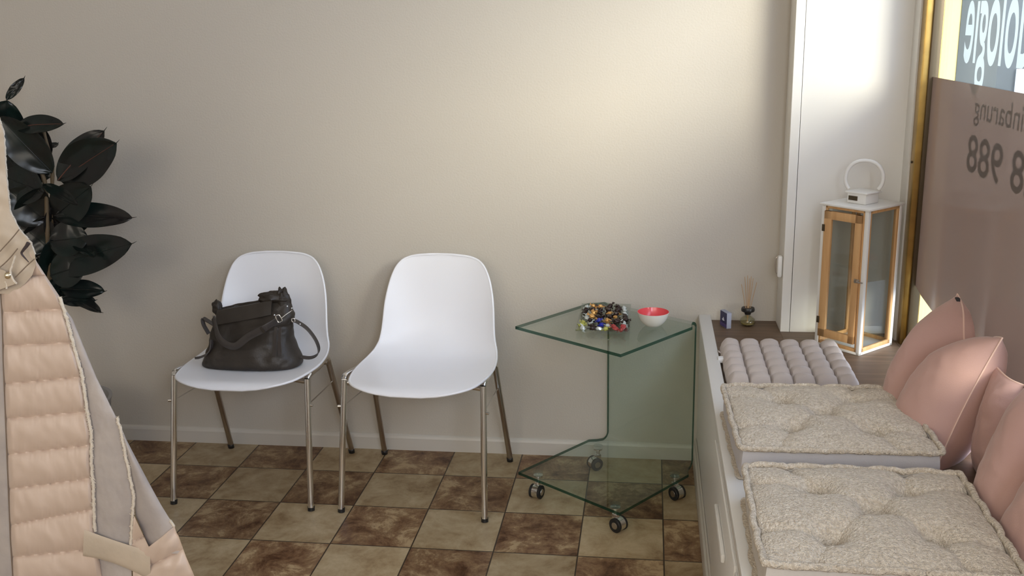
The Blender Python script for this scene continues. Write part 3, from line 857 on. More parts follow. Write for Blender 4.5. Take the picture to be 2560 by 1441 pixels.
for j in range(5):
    for i in range(4):
        cells.append((dx0 + .046 + i * .0262 + rs.uniform(-.005, .005), dy0 + .080 + j * .042 + rs.uniform(-.006, .006), i, j, 1))
seed = 100
def kind_at(i, j, L):
    if L == 0:
        if j == 0: return ['clear', 'dark', 'clear', 'green', 'red', 'red'][i]
        if j == 1: return ['green', 'dark', 'blue', 'clear', 'red', 'red'][i]
        if j == 2: return ['green', 'clear', 'dark', 'gold', 'dark', 'clear'][i]
        if i == 5: return rs.choice(['clear', 'clear', 'dark'])
        if i == 0: return rs.choice(['clear', 'gold', 'dark'])
        if rs.random() < .12: return 'clear'
        return rs.choice(['dark', 'dark', 'gold'])
    if j == 0: return ['dark', 'blue', 'gold', 'dark'][i]
    if j == 1: return ['gold', 'dark', 'dark', 'gold'][i]
    return rs.choice(['dark', 'dark', 'gold', 'dark'])
LAB = {('blue', 0): 'bright blue wrapped sweet on the dish bottom under the top blue one', ('blue', 1): 'bright blue wrapped sweet lying on top of the others at the front',
       ('green', 0, 3): 'yellow green sweet at the very front edge of the glass dish', ('green', 1, 0): 'yellow green sweet near the front left corner of the dish', ('green', 2, 0): 'yellow green sweet at the left edge, second from the front corner'}
for (x, y, i, j, L) in cells:
    k = kind_at(i, j, L); seed += 1
    z = zb - .001 + (.0 if L == 0 else .0135) + rs.uniform(0, .001)
    ordn = ['first', 'second', 'third', 'fourth', 'fifth', 'sixth', 'seventh', 'eighth']
    word = {'dark': 'dark brown foil', 'gold': 'gold foil', 'clear': 'clear cellophane', 'red': 'red', 'green': 'yellow green', 'blue': 'bright blue'}[k]
    lab = word + ' sweet, ' + ('lower' if L == 0 else 'upper') + ' layer of the dish, ' + ordn[j] + ' row from front, ' + ordn[i] + ' from left'
    add_sweet(x, y, z, k, seed, lab)

# small bowl
bowl = thing('small_bowl', 'small round bowl, white outside and coral pink inside, on the glass table', 'bowl', (0.479, -0.318, ZTT))
outer = [(.018, ZTT), (.024, ZTT + .0015), (.034, ZTT + .010), (.043, ZTT + .022), (.049, ZTT + .036), (.0515, ZTT + .047)]
MB().lathe(outer + [(.0505, ZTT + .0475), (.0475, ZTT + .036), (.0415, ZTT + .0235), (.032, ZTT + .0125), (.018, ZTT + .005), (.0001, ZTT + .0045)], (.479, -.318, 0), 48).build('bowl_body', M_BOWLW, bowl)
inn = [(.0512, ZTT + .0478), (.0500, ZTT + .0482), (.0470, ZTT + .036), (.0410, ZTT + .0240), (.0315, ZTT + .0130), (.018, ZTT + .0060), (.0001, ZTT + .0055)]
MB().lathe(inn, (.479, -.318, 0), 48, False, None, False).build('inner_glaze', M_BOWLP, bowl)
w = MB(); sweet_mesh(w, Vector((.470, -.322, ZTT + .022)), Matrix.Rotation(.8, 4, 'Z') @ Matrix.Rotation(.5, 4, 'Y'), .020, .016, .013, 5)
tag(w.build('wrapped_sweet', simple('pale_pink_wrapper', (0.80, 0.35, 0.36), 0.3), origin=(.470, -.322, ZTT + .012)), 'pale pink wrapped sweet alone in the small pink bowl', 'sweet')

# ------------------------------------------------------------------ things on the bench by the wall
card = thing('small_box', 'small blue and grey cardboard box standing on the bench beside the reed diffuser', 'box', (0.730, -0.085, 0.540))
mt = Matrix.Translation((.7300, -.0850, .5405)) @ Matrix.Rotation(math.radians(22), 4, 'Z')
MB().box((-.0085, -.026, 0), (.0085, .026, .056), .0012, mtx=mt).build('carton', M_BOX_SIDE, card)
MB().box((-.0091, -.0245, .002), (-.0086, .0245, .0545), mtx=mt).build('front_print', M_BOX_BLUE, card, smooth=False)
MB().box((-.0095, -.0245, .003), (-.0092, .0245, .015), mtx=mt).build('violet_band', M_BOX_PUR, card, smooth=False)
mt2 = mt @ Matrix.Translation((-.0094, 0, .028)) @ Matrix.Rotation(-PI / 2, 4, 'Y')
e = MB(); pr_ = [(-.003, -.010), (-.001, -.006), (.004, -.004), (.009, 0), (.004, .003), (-.001, .010), (-.004, .005), (-.004, -.004)]
e.prism(pr_, 0, .0004); e.xf(mt2); e.build('white_emblem', M_BOX_EMB, card, smooth=False)

dif = thing('reed_diffuser', 'clear glass reed diffuser with black collar standing in the bench corner', 'diffuser', (0.806, -0.062, 0.540))
DX, DY, DZ = .806, -.062, .5405
MB().lathe([(.0001, 0), (.020, 0), (.0265, .006), (.0275, .014), (.0245, .024), (.016, .032), (.0085, .037), (.0080, .044), (.0060, .044), (.0060, .037), (.013, .030), (.0215, .023), (.0245, .014), (.0235, .007), (.018, .003), (.0001, .003)],
           (DX, DY, DZ), 32).build('bottle', M_OIL, dif)
MB().lathe([(.0001, .0035), (.0175, .0035), (.023, .0075), (.0237, .012), (.0001, .012)], (DX, DY, DZ), 28).build('oil', simple('amber_oil', (0.30, 0.24, 0.10), 0.1), dif)
MB().lathe([(.0065, .040), (.0105, .040), (.0115, .046), (.0225, .052), (.0235, .058), (.0215, .064), (.0065, .064)], (DX, DY, DZ), 28, True).build('collar', M_BLACK, dif)
for (dx, dz) in ((-.026, .150), (-.014, .172), (-.006, .180), (.001, .170), (.006, .178), (.014, .168), (.026, .155)):
    yy = rs.uniform(-.010, .012)
    MB().tube([(DX - dx * .12, DY - yy * .1, DZ + .006), (DX + dx, DY + yy, DZ + dz)], .0011, 6).build('reed', M_REED, dif)

# ------------------------------------------------------------------ lantern
lan = thing('floor_lantern', 'tall white metal and pine lantern with glass panes and looped handle on the bench', 'lantern', (1.13, -0.25, 0.540))
Fc = Vector((1.120, -.376, 0)); e1 = Vector((-.70, .714, 0)).normalized(); e2 = Vector((.714, .70, 0)).normalized()
LA, LB = .168, .178; Z0, Z1 = .5405, 1.005
def LF(a, b, z): 
    p = Fc + e1 * a + e2 * b; return Vector((p.x, p.y, z))
LM = Matrix(((e1.x, e2.x, 0, Fc.x), (e1.y, e2.y, 0, Fc.y), (0, 0, 1, 0), (0, 0, 0, 1)))    # local (a, b, z)
fm = MB()
for a in (0, LA):
    for b in (0, LB):
        s = .013
        a0, b0 = (a if a == 0 else a - s), (b if b == 0 else b - s)
        fm.box((a0, b0, Z0), (a0 + s, b0 + s, Z1 - .004), .0015, mtx=LM)
fm.box((0, 0, Z0), (LA, .010, Z0 + .008), .001, mtx=LM); fm.box((0, 0, Z0), (.010, LB, Z0 + .008), .001, mtx=LM)
fm.box((0, LB - .010, Z0), (LA, LB, Z0 + .008), .001, mtx=LM); fm.box((LA - .010, 0, Z0), (LA, LB, Z0 + .008), .001, mtx=LM)
fm.build('metal_frame', M_WHITEMETAL, lan)
MB().box((.008, .008, Z0 + .002), (LA - .008, LB - .008, Z0 + .010), .001, mtx=LM).build('base_plate', M_WHITEMETAL, lan)
MB().box((-.006, -.006, Z1 - .004), (LA + .006, LB + .006, Z1 + .002), .001, mtx=LM).build('top_plate', M_WHITEMETAL, lan)
# pine surround of each side: (axis, fixed) ; the left face (b = 0) carries the door
def wood_frame(face, w=.016, lo=Z0 + .008, hi=Z1 - .005):
    mb = MB(); L = LA if face in ('b0', 'b1') else LB
    t0, t1 = .002, .011
    def bx(x0, x1, z0, z1):
        if face == 'b0': mb.box((x0, t0, z0), (x1, t1, z1), .001, mtx=LM)
        if face == 'b1': mb.box((x0, LB - t1, z0), (x1, LB - t0, z1), .001, mtx=LM)
        if face == 'a0': mb.box((t0, x0, z0), (t1, x1, z1), .001, mtx=LM)
        if face == 'a1': mb.box((LA - t1, x0, z0), (LA - t0, x1, z1), .001, mtx=LM)
    bx(.012, .012 + w, lo, hi); bx(L - .012 - w, L - .012, lo, hi); bx(.012, L - .012, lo, lo + w * 1.3); bx(.012, L - .012, hi - w, hi)
    return mb
wood_frame('a0', .010).build('side_frame', M_PINE, lan); wood_frame('a1', .010).build('side_frame', M_PINE, lan)
wood_frame('b1', .010).build('side_frame', M_PINE, lan); wood_frame('b0', .008).build('door_surround', M_PINE, lan)
def pane(face, name, par, m0=.02):
    mb = MB()
    z0, z1 = Z0 + .02, Z1 - .014
    if face == 'b0': mb.box((m0, .0055, z0), (LA - m0, .0075, z1), mtx=LM)
    if face == 'b1': mb.box((m0, LB - .0075, z0), (LA - m0, LB - .0055, z1), mtx=LM)
    if face == 'a0': mb.box((.0055, m0, z0), (.0075, LB - m0, z1), mtx=LM)
    if face == 'a1': mb.box((LA - .0075, m0, z0), (LA - .0055, LB - m0, z1), mtx=LM)
    return mb.build(name, M_PANE, par, smooth=False)
for fc in ('a0', 'a1', 'b1'): pane(fc, 'glass_pane', lan)
dr = MB(); d0, d1, dz0, dz1, dw = .021, LA - .014, Z0 + .033, Z1 - .020, .026
for (x0, x1, z0, z1) in ((d0, d0 + dw * .8, dz0, dz1), (d1 - dw, d1, dz0, dz1), (d0, d1, dz0, dz0 + dw), (d0, d1, dz1 - dw, dz1)):
    dr.box((x0, -.006, z0), (x1, .005, z1), .0012, mtx=LM)
door = dr.build('door', M_PINE, lan)
pane('b0', 'glass_pane', door, .035)
for z in (dz0 + .055, dz1 - .055):
    MB().box((LA - .019, -.0085, z - .011), (LA - .009, -.0055, z + .011), .001, mtx=LM).build('hinge', M_DARKMETAL, door)
zl = (Z0 + Z1) / 2 + .008
lt = MB().box((.012, -.0095, zl - .006), (.030, -.006, zl + .006), .001, mtx=LM).tube([LM @ Vector((.020, -.010, zl)), LM @ Vector((.020, -.017, zl))], .005, 12)
lt.tube([LM @ Vector((.020, -.014, zl)), LM @ Vector((.008, -.013, zl - .001)), LM @ Vector((-.002, -.011, zl - .002))], .0022, 8)
lt.build('latch', M_CHROME_DULL, door)
# hat and handle
cx, cy = LA / 2, LB / 2
hat = MB().box((cx - .034, cy - .034, Z1 + .002), (cx + .034, cy + .034, Z1 + .038), .004, mtx=LM).box((cx - .040, cy - .040, Z1 + .034), (cx + .040, cy + .040, Z1 + .040), .003, mtx=LM)
hat.build('chimney', M_WHITEMETAL, lan)
MB().box((cx - .004, cy - .0355, Z1 + .012), (cx + .028, cy - .0335, Z1 + .026), .0005, mtx=LM).build('vent', M_DARKMETAL, lan)
hp = []
hc = LF(cx, cy, 0); hx = Vector((.97, -.22, 0)).normalized()
for k in range(25):
    a = -.72 + (PI + 1.44) * k / 24
    x = .056 * math.copysign(abs(math.cos(a)) ** .85, math.cos(a)); z = .052 * math.sin(a)
    hp.append(Vector((hc.x, hc.y, Z1 + .078 + z * (1.08 if z > 0 else .95))) + hx * x)
hb = MB(); hb.tube(hp, .0058, 10)
hb.build('handle', M_WHITEMETAL, lan)

# ------------------------------------------------------------------ seat cushions
def cushion(name, label, x0, x1, y0, y1, z0, H, tufts, rotz, mats, seed, boucle=True, grid6=False):
    t = thing(name, label, 'cushion', ((x0 + x1) / 2, (y0 + y1) / 2, z0))
    cx, cy = (x0 + x1) / 2, (y0 + y1) / 2; hx, hy = (x1 - x0) / 2, (y1 - y0) / 2
    rm = Matrix.Translation((cx, cy, 0)) @ Matrix.Rotation(rotz, 4, 'Z')
    def outline(w):      # slight wobble of the sides
        return 1 + .012 * nz(w * 3 + seed, seed, 0)
    def top(u, v):
        a, b = 2 * u - 1, 2 * v - 1
        x, y = a * hx, b * hy
        if grid6:
            fu = abs(math.sin(PI * u * 6)) ** .8; fv = abs(math.sin(PI * v * 6)) ** 1.3
            e = min(1, (1 - max(abs(a), abs(b))) / .10)
            h = H * .48 + H * .52 * (fu * fv) ** .36 + .0012 * nz(x * 60, y * 60, seed)
            h = h * (.45 + .55 * max(0, e) ** .45)
        else:
            e = max(0.0, 1 - max(abs(a), abs(b)) ** 5)
            h = H * .88 + .034 * (1 - a * a) ** .5 * (1 - b * b) ** .5
            dmin = 9
            for (tx, ty) in tufts:
                d = math.hypot(x - tx * hx, y - ty * hy); h -= .036 * math.exp(-(d / .030)) ; dmin = min(dmin, d)
            # creases running between neighbouring tufts and to the edges
            for (p, q) in creases:
                px, py, qx, qy = p[0] * hx, p[1] * hy, q[0] * hx, q[1] * hy
                L2 = (qx - px) ** 2 + (qy - py) ** 2; s = max(0, min(1, ((x - px) * (qx - px) + (y - py) * (qy - py)) / L2))
                d = math.hypot(x - px - s * (qx - px), y - py - s * (qy - py))
                wob = .8 + .3 * nz(s * 4 + seed, p[0] * 3, q[1] * 2)
                h -= .024 * wob * math.exp(-(d / .012) ** 1.1) * (1 - .5 * math.sin(PI * s))
            h += .0035 * nz(x * 12, y * 12, seed) + .0022 * nz(x * 40, y * 40, seed + 3) + .0014 * nz(x * 110, y * 110, seed)
        return a, b, h
    creases = [((-1, -1), (0, 0))] if False else ([] if grid6 else [(tufts[0], tufts[4]), (tufts[1], tufts[4]), (tufts[2], tufts[4]), (tufts[3], tufts[4]),
               (tufts[0], (-.62, -1)), (tufts[0], (-1, -.4)), (tufts[1], (.62, -1)), (tufts[1], (1, -.55)), (tufts[2], (-.6, 1)), (tufts[2], (-1, .6)), (tufts[3], (.5, 1)), (tufts[3], (1, .6))])
    def ftop(u, v):
        a, b, h = top(u, v)
        k = .992 if not grid6 else 1.0
        cr = 1.0
        m_ = max(abs(a), abs(b)); mi_ = min(abs(a), abs(b))
        if m_ > .85: cr = 1 - .022 * ((mi_ / m_) ** 10) * (m_ - .85) / .15
        return rm @ Vector((a * hx * k * cr * outline(b), b * hy * k * cr * outline(a), z0 + h))
    NN = 120 if boucle else 84
    if grid6:
        def fbot(u, v):
            a, b = 2 * u - 1, 2 * v - 1
            e = max(abs(a), abs(b)); p = ftop(u, v)
            return Vector((p.x, p.y, z0 + .0015 + (.014 * max(0, (e - .85) / .15) ** 2)))
        rest(MB().slab(ftop, fbot, NN, NN)).build('tufted_cover', mats[0], t)
        tg = MB().box((x0 - .012, -.505, z0 + .010), (x0 + .004, -.480, z0 + .024), .0005); tg.build('care_label', M_WHITETAG, t)
        ty = MB()
        for k in range(3): ty.tube(smooth_path([(x0 + .004, -.44 + k * .004, z0 + .016), (x0 - .006, -.435 + k * .006, z0 + .022), (x0 - .010, -.42 + k * .010, z0 + .012)], 4), .0012, 6)
        ty.build('tie_cord', mats[0], t)
        return t
    cov = MB().grid(ftop, NN, NN); cov.build('tufted_cover', mats[0], t, recalc=False)
    # side wall with gathers
    per = []
    ns = 200
    for k in range(ns):
        s = 4 * k / ns; q = int(s); f_ = s - q
        a, b = [(-1 + 2 * f_, -1), (1, -1 + 2 * f_), (1 - 2 * f_, 1), (-1, 1 - 2 * f_)][q]
        per.append((a, b))
    side = MB(); nvz = 8; vs = []
    for j in range(nvz + 1):
        w_ = j / nvz
        for k, (a, b) in enumerate(per):
            m_ = max(abs(a), abs(b)); mi_ = min(abs(a), abs(b)); cr = 1 - .022 * mi_ ** 10
            gat = abs(math.sin(k / ns * 4 * PI * 6.5 + seed)) ** .3
            bul = .99 + .020 * math.sin(PI * w_) * (.5 + .5 * gat)
            vs.append(rm @ Vector((a * hx * bul * cr * outline(b), b * hy * bul * cr * outline(a), z0 + .001 + H * .90 * w_)))
    fs = [(j * ns + k, j * ns + (k + 1) % ns, (j + 1) * ns + (k + 1) % ns, (j + 1) * ns + k) for j in range(nvz) for k in range(ns)]
    fs.append(tuple(range(ns - 1, -1, -1)))
    rest(side.add(vs, fs)).build('side_wall', mats[1], t)
    for zz, rad, nm in ((H * .90, .0070, 'rolled_edge'), (.010, .006, 'rolled_edge')):
        pts = []
        NP_ = 400
        for k in range(NP_):
            s = 4 * k / NP_; q = int(s); f_ = s - q
            a, b = [(-1 + 2 * f_, -1), (1, -1 + 2 * f_), (1 - 2 * f_, 1), (-1, 1 - 2 * f_)][q]
            mi_ = min(abs(a), abs(b)); cr = 1 - .022 * mi_ ** 10
            sc = abs(math.sin(k / NP_ * 4 * PI * 5.5 + seed)) ** .5
            out_ = 1.0 + .022 * sc * (1 + .5 * nz(k * .05, seed))
            pts.append(rm @ Vector((a * hx * out_ * cr * outline(b), b * hy * out_ * cr * outline(a), z0 + zz + .004 * (sc - .5) + .0015 * nz(k * .2, seed))))
        rest(MB().tube(pts, lambda i, tt, r=rad: r * (1 + .22 * nz(i * .35, seed, 2)), 10, closed=True)).build(nm, mats[0], t)
    return t
cushion('seat_cushion', 'thin taupe cotton seat cushion with many square tufts, nearest the wall', .690, 1.060, -.735, -.352, .541, .052, [], 0.0, [M_GREYC], 1.0, False, True)
T5 = [(-.40, -.42), (.42, -.45), (-.42, .42), (.40, .46), (.0, .02)]
cushion('seat_cushion', 'thick cream boucle seat cushion in the middle, between taupe cushion and front cushion', .668, 1.105, -1.335, -.930, .541, .104, T5, math.radians(1.5), [M_BOUCLE, M_CUSHSIDE_L], 2.0)
cushion('seat_cushion', 'thick cream boucle seat cushion closest to the camera, cut by the lower frame edge', .672, 1.108, -1.850, -1.440, .541, .108, [(-.40, -.50), (.45, -.40), (-.42, .44), (.42, .50), (.05, .06)], math.radians(-.5), [M_BOUCLE, M_CUSHSIDE], 5.0)

# ------------------------------------------------------------------ pillows
def pillow(name, label, cen, right, up, size, thick, chop, seed, mats, tagside=None, sink=0.0):
    """karate-chopped pillow: right/up span the cover, chop presses the middle of the top edge down"""
    t = thing(name, label, 'pillow', cen)
    cen = Vector(cen); right = Vector(right).normalized(); up = Vector(up); up = (up - right * up.dot(right)).normalized(); nrm = right.cross(up).normalized()
    def pt(u, v, s):
        a, b = 2 * u - 1, 2 * v - 1
        # pinched sides between pointed corners
        pa = a * (1 - .13 * (1 - b * b) * abs(a)) ; pb = b * (1 - .08 * (1 - a * a) * abs(b))
        th = thick * ((1 - abs(a) ** 2.6) * (1 - abs(b) ** 2.6)) ** .62
        hh = max(0, (b + 1) / 2)
        ck = chop * math.exp(-(abs(a) / .34) ** 1.5) * hh ** 1.6
        x = pa * size[0] * (1 - .10 * hh ** 2 * abs(a)); y = pb * size[1] - ck
        # the dent runs down the face as a fold, the corners stay proud
        fold_ = math.exp(-(abs(a - .02) / .20) ** 1.4) * hh ** .6
        z = s * th * (1 - .50 * fold_)
        z += (.012 * abs(a) ** 1.5 - .075 * fold_) * hh
        z += (.004 * nz(a * 3 + seed, b * 3, s) + .0022 * nz(a * 9 + seed, b * 7, s * 2)) * (1 - max(abs(a), abs(b)) ** 6)
        return cen + right * x + up * y + nrm * z
    N = 72
    rest(MB().slab(lambda u, v: pt(u, v, 1), lambda u, v: pt(u, v, -1), N, N), xmax=1.279).build('cover', mats[0], t)
    seam = [pt(k / 40, 0, 0) for k in range(40)] + [pt(1, k / 40, 0) for k in range(40)] + [pt(1 - k / 40, 1, 0) for k in range(40)] + [pt(0, 1 - k / 40, 0) for k in range(40)]
    rest(MB().tube(seam, .0022, 6, closed=True), xmax=1.281).build('seam', mats[-1], t)
    return t, pt, nrm
p1, ptf, nr1 = pillow('velvet_pillow', 'dusty pink velvet pillow with a dented top, leaning on the window behind the middle cushion', (1.195, -1.015, .684), (-0.03, -1, 0.0), (0.40, 0, 1), (.212, .192), .122, .15, 1.0, [M_PINK, M_BLUSH])
c = ptf(.10, .99, 0)
MB().box((c.x - .010, c.y - .004, c.z - .016), (c.x - .001, c.y + .012, c.z + .010), .0005).build('label_tag', M_TAG, p1)
pillow('velvet_pillow', 'dusty pink velvet pillow nearest the camera at the right edge of the frame', (1.232, -1.590, .688), (0.0, -1, 0.0), (0.30, 0, 1), (.225, .192), .098, .15, 4.0, [M_PINK, M_BLUSH])

pillow('velvet_pillow', 'dusty pink velvet pillow squeezed against the window between the two others, catching the sun', (1.245, -1.300, .660), (0.0, -1, 0.0), (0.12, 0, 1), (.135, .132), .045, .0, 8.0, [M_PINK, M_BLUSH])

# ------------------------------------------------------------------ rubber plant
plant = thing('rubber_plant', 'potted rubber plant with large dark glossy leaves by the wall behind the coat', 'plant', (-1.62, -.36, 0))
MB().lathe([(.0001, 0), (.12, 0), (.135, .01), (.165, .28), (.172, .30), (.160, .30), (.150, .27), (.0001, .265)], (-1.62, -.36, 0), 40).build('pot', M_POT, plant)
MB().lathe([(.0001, .266), (.148, .266), (.148, .274), (.0001, .278)], (-1.62, -.36, 0), 30).build('soil', M_SOIL, plant)
st1 = smooth_path([(-1.61, -.36, .27), P(122, 760, -.35), P(124, 690, -.35), P(118, 570, -.35), P(110, 448, -.35), P(60, 360, -.34), P(20, 300, -.34)], 6)
st2 = smooth_path([(-1.59, -.33, .27), P(135, 760, -.33), P(128, 565, -.33), P(131, 440, -.33), P(128, 400, -.33), P(110, 330, -.33)], 6)
MB().tube(st1, lambda i, t: .0095 - .004 * t + (.0012 if i % 6 == 0 else 0), 10).build('stem', M_STEM, plant)
MB().tube(st2, lambda i, t: .0085 - .004 * t + (.0012 if i % 6 == 0 else 0), 10).build('stem', M_STEM, plant)
VIEW = R2
def leaf(b, t, hw, roll=0.25, dy=0.0, curl=.06, fold=.15, Y=-.35, seed=0, under=False, sag=0.0):
    """b, t: base and tip in photograph pixels; hw: apparent half width in pixels"""
    B = P(b[0], b[1], Y); T = P(t[0], t[1], Y + dy)
    ppm = FPX / ((B - CAM).dot(R2)); H = hw / ppm
    ax = T - B; L = ax.length; ax.normalize()
    view = (B - CAM).normalized()
    side = ax.cross(view).normalized()
    wd = (side * math.cos(roll) + side.cross(ax) * math.sin(roll)).normalized(); nrm = ax.cross(wd).normalized()
    if nrm.dot(view) > 0: nrm = -nrm
    H = 1.3 * H / max(.25, math.cos(roll))
    def mid(v):
        return B + ax * (L * v) + nrm * (-curl * L * (v * v) ) + Vector((0, 0, -sag * L * v * v)) + nrm * (curl * L * v)
    def prof(v):
        w_ = math.sin(PI * min(1, v) ** .92) ** .62 if 0 < v < 1 else 0
        if v > .93: w_ *= max(0, (1 - v) / .07) ** .8
        return w_
    def pt(u, v, off):
        a = 2 * u - 1
        vv = v
        p = mid(vv) + wd * (a * H * prof(vv)) + nrm * (fold * H * abs(a) ** 1.3 * prof(vv) + off) + nrm * .004 * nz(a * 2 + seed, v * 5, seed)
        return p
    mb = MB().slab(lambda u, v: pt(u, v * .985 + .0, 0.0007), lambda u, v: pt(u, v * .985, -.0007), 12, 22)
    o = mb.build('leaf', M_LEAF, plant)
    rb = [mid(k / 14 * .97) + nrm * .0012 + nrm * .004 * nz(seed, k / 14 * .97 * 5, seed) for k in range(15)]
    tip = [mid(.95), mid(1.0) + nrm * .002, mid(1.045) + Vector((0, 0, .004))]
    MB().tube(rb, lambda i, tt: .0022 - .0014 * tt, 6).build('leaf_rib', M_LEAFMID if under else M_LEAF, o)
    MB().tube(smooth_path(tip, 3), lambda i, tt: .0022 - .0017 * tt, 6).build('leaf_tip', M_LEAF, o)
LV = [((16, 250), (61, 193), 9, .3, .03), ((10, 350), (18, 248), 34, .2, -.02), ((38, 318), (160, 307), 17, .5, -.03), ((131, 432), (-8, 286), 34, .3, -.06), ((128, 392), (48, 318), 34, .4, .05),
      ((144, 452), (262, 322), 26, .5, .04), ((150, 452), (292, 352), 40, .2, -.05), ((131, 548), (228, 462), 36, .2, -.06), ((108, 461), (196, 512), 11, .5, -.10), ((136, 540), (333, 541), 24, .35, .02),
      ((128, 560), (230, 545), 30, .3, .04), ((122, 606), (222, 592), 34, .25, .03), ((128, 668), (332, 604), 36, .2, -.02), ((186, 604), (236, 642), 13, .6, -.09), ((126, 690), (214, 662), 33, .2, .02),
      ((150, 722), (263, 727), 18, .4, .03), ((152, 730), (254, 780), 12, .6, -.05), ((150, 752), (240, 750), 13, .5, .05), ((116, 556), (18, 470), 38, .2, -.04), ((120, 575), (22, 520), 40, .3, -.02),
      ((110, 482), (6, 438), 36, .3, .02), ((122, 622), (50, 560), 42, .2, -.02), ((118, 668), (56, 604), 38, .2, .0), ((126, 700), (154, 740), 15, .4, .04), ((124, 445), (30, 372), 32, .4, .04),
      ((116, 372), (145, 358), 6, .6, .06), ((100, 470), (60, 560), 30, .3, .05), ((120, 540), (90, 640), 36, .3, .06), ((60, 370), (-60, 400), 34, .3, .02), ((40, 330), (-70, 330), 30, .3, -.02),
      ((110, 500), (-40, 560), 36, .3, .05), ((124, 640), (70, 740), 34, .3, .03), ((126, 600), (150, 690), 34, .3, .08), ((124, 520), (160, 590), 30, .3, .07)]
for i, (b, t, hw, roll, dy) in enumerate(LV):
    leaf(b, t, hw, roll, dy, curl=.05 + .05 * ((i * 37) % 10) / 10, fold=.10 + .15 * ((i * 53) % 10) / 10, seed=i * 1.7, under=(i in (2, 5, 6)), Y=-.35 + .03 * math.sin(i * 2.1), sag=.02)

# ------------------------------------------------------------------ coat on a stand
CY = -1.50
coat = thing('winter_coat', 'long beige quilted down coat with suede panels and raw shearling edges hanging at the left', 'coat', (-.95, CY, .12))
def curve_tab(pts):
    tb = sorted([(y, x) for x, y in pts]); return lambda y: lerp_tab(tb, y)
def panel(name, lf, rf, y0, y1, depth, m, nu=40, nv=90, back=.03, z=CY):
    """panel between two edge curves (photo pixels), depth(u, ypx) = bulge in metres toward the viewer"""
    def f_(u, v):
        y = y0 + (y1 - y0) * v; x = lf(y) + (rf(y) - lf(y)) * u
        p = P(x, y, z); return p + (CAM - p).normalized() * depth(u, y, x)
    def b_(u, v):
        y = y0 + (y1 - y0) * v; x = lf(y) + (rf(y) - lf(y)) * u
        p = P(x, y, z); return p - (CAM - p).normalized() * back
    return MB().slab(f_, b_, nu, nv).build(name, m, coat)
seamL = [560, 690, 782, 865, 961, 1048, 1137, 1224, 1314, 1394, 1478, 1560]
seamR = [560, 690, 773, 856, 943, 1029, 1113, 1196, 1273, 1372, 1450, 1530]
main_r = curve_tab([(20, 560), (60, 590), (92, 655), (118, 695), (148, 740), (167, 797), (185, 865), (204, 933), (216, 1014), (229, 1088), (228, 1156), (233, 1218), (237, 1323), (250, 1400), (262, 1480), (270, 1560)])
plac = curve_tab([(-14, 560), (0, 700), (6, 800), (8, 900), (14, 1050), (20, 1200), (26, 1350), (32, 1441), (36, 1560)])
def puff(u, y, x):
    # row phase
    best = 0
    for k in range(len(seamL) - 1):
        a = seamL[k] + (seamR[k] - seamL[k]) * u; b = seamL[k + 1] + (seamR[k + 1] - seamL[k + 1]) * u
        if a <= y < b: best = (y - a) / (b - a); row = k; break
    else: return .0
    w_ = abs(math.sin(PI * best)) ** .42
    ed = min(1, min(u, 1 - u) / .06) ** .5
    wr = .0060 * nz(x * .018 + row * 5 - y * .008, y * .014, row) + .0028 * nz(x * .045 + row * 3 - y * .02, y * .02 + x * .012, row * 2)
    sm = .004 * nz(x * .16, row * 7) * (1 - w_) 
    return .004 + (.030 * ed) * w_ + wr * (.35 + .65 * w_) * ed + sm
def flat(u, y, x): return .008 + .010 * math.sin(PI * u) ** .6 + .004 * nz(x * .02, y * .012, 4) + .0015 * nz(x * .08, y * .05, 9)
panel('quilted_front', plac, main_r, 560, 1560, puff, M_DOWN, 80, 300)
# centre placket and mirrored far half (mostly beyond the frame)
pl2 = lambda y: plac(y) - 46 - (y - 560) * .01
panel('zip_placket', pl2, plac, 560, 1560, lambda u, y, x: .010 + .006 * math.sin(PI * u) ** .5, M_SUEDE, 10, 80)
mir = lambda y: pl2(y) - (main_r(y) - plac(y)) * .95
seam_m = lambda u, y, x: puff(1 - u, y, x)
panel('quilted_front', mir, pl2, 560, 1560, seam_m, M_DOWN, 60, 260)
MB().tube([P(plac(y), y, CY) + (CAM - P(plac(y), y, CY)).normalized() * .012 for y in range(640, 1560, 20)], .0016, 6).build('placket_stitching', M_THREAD, coat)
# side panel of suede
sil1 = curve_tab([(140, 742), (181, 797), (206, 859), (242, 946), (291, 1045), (303, 1080), (311, 1125), (322, 1175), (334, 1243), (332, 1292), (327, 1372), (330, 1460), (334, 1560)])
panel('side_panel', lambda y: main_r(y) - 3, sil1, 742, 1560, flat, M_SUEDE, 30, 140)
# sleeve / back panel
s3l = curve_tab([(289, 1045), (303, 1080), (311, 1125), (322, 1175), (334, 1243), (340, 1292), (372, 1366), (378, 1441), (386, 1560)])
s3r = curve_tab([(292, 1043), (316, 1100), (342, 1150), (371, 1205), (402, 1262), (436, 1317), (462, 1390), (484, 1441), (520, 1560)])
def sleeve_suede(u, y, x): return .004 + .022 * math.sin(PI * min(1, u * .96)) ** .6 + .003 * nz(x * .03, y * .02, 6)
panel('rear_panel', s3l, s3r, 1045, 1385, sleeve_suede, M_SUEDE, 24, 70, back=.04)
def hem_puff(u, y, x):
    ph = ((y - 1318 + (1 - u) * -40 + u * 18) % 74) / 74
    return .006 + .026 * abs(math.sin(PI * ph)) ** .45 * math.sin(PI * min(.97, max(.03, u))) ** .4 + .006 * nz(x * .05 + y * .02, y * .03, 3)
def hem_xy(u, v):
    ys = lerp_tab([(0, 1290), (.36, 1368), (.62, 1345), (1, 1316)], u); y = ys + (1560 - ys) * v
    xl = lerp_tab([(1290, 334), (1366, 330), (1560, 336)], y); xt = lerp_tab([(0, 335), (.36, 372), (.62, 402), (1, 437)], u)
    k = min(1, v / .10); xb = xl + (s3r(y) + 2 - xl) * u
    return xt + (xb - xt) * k, y
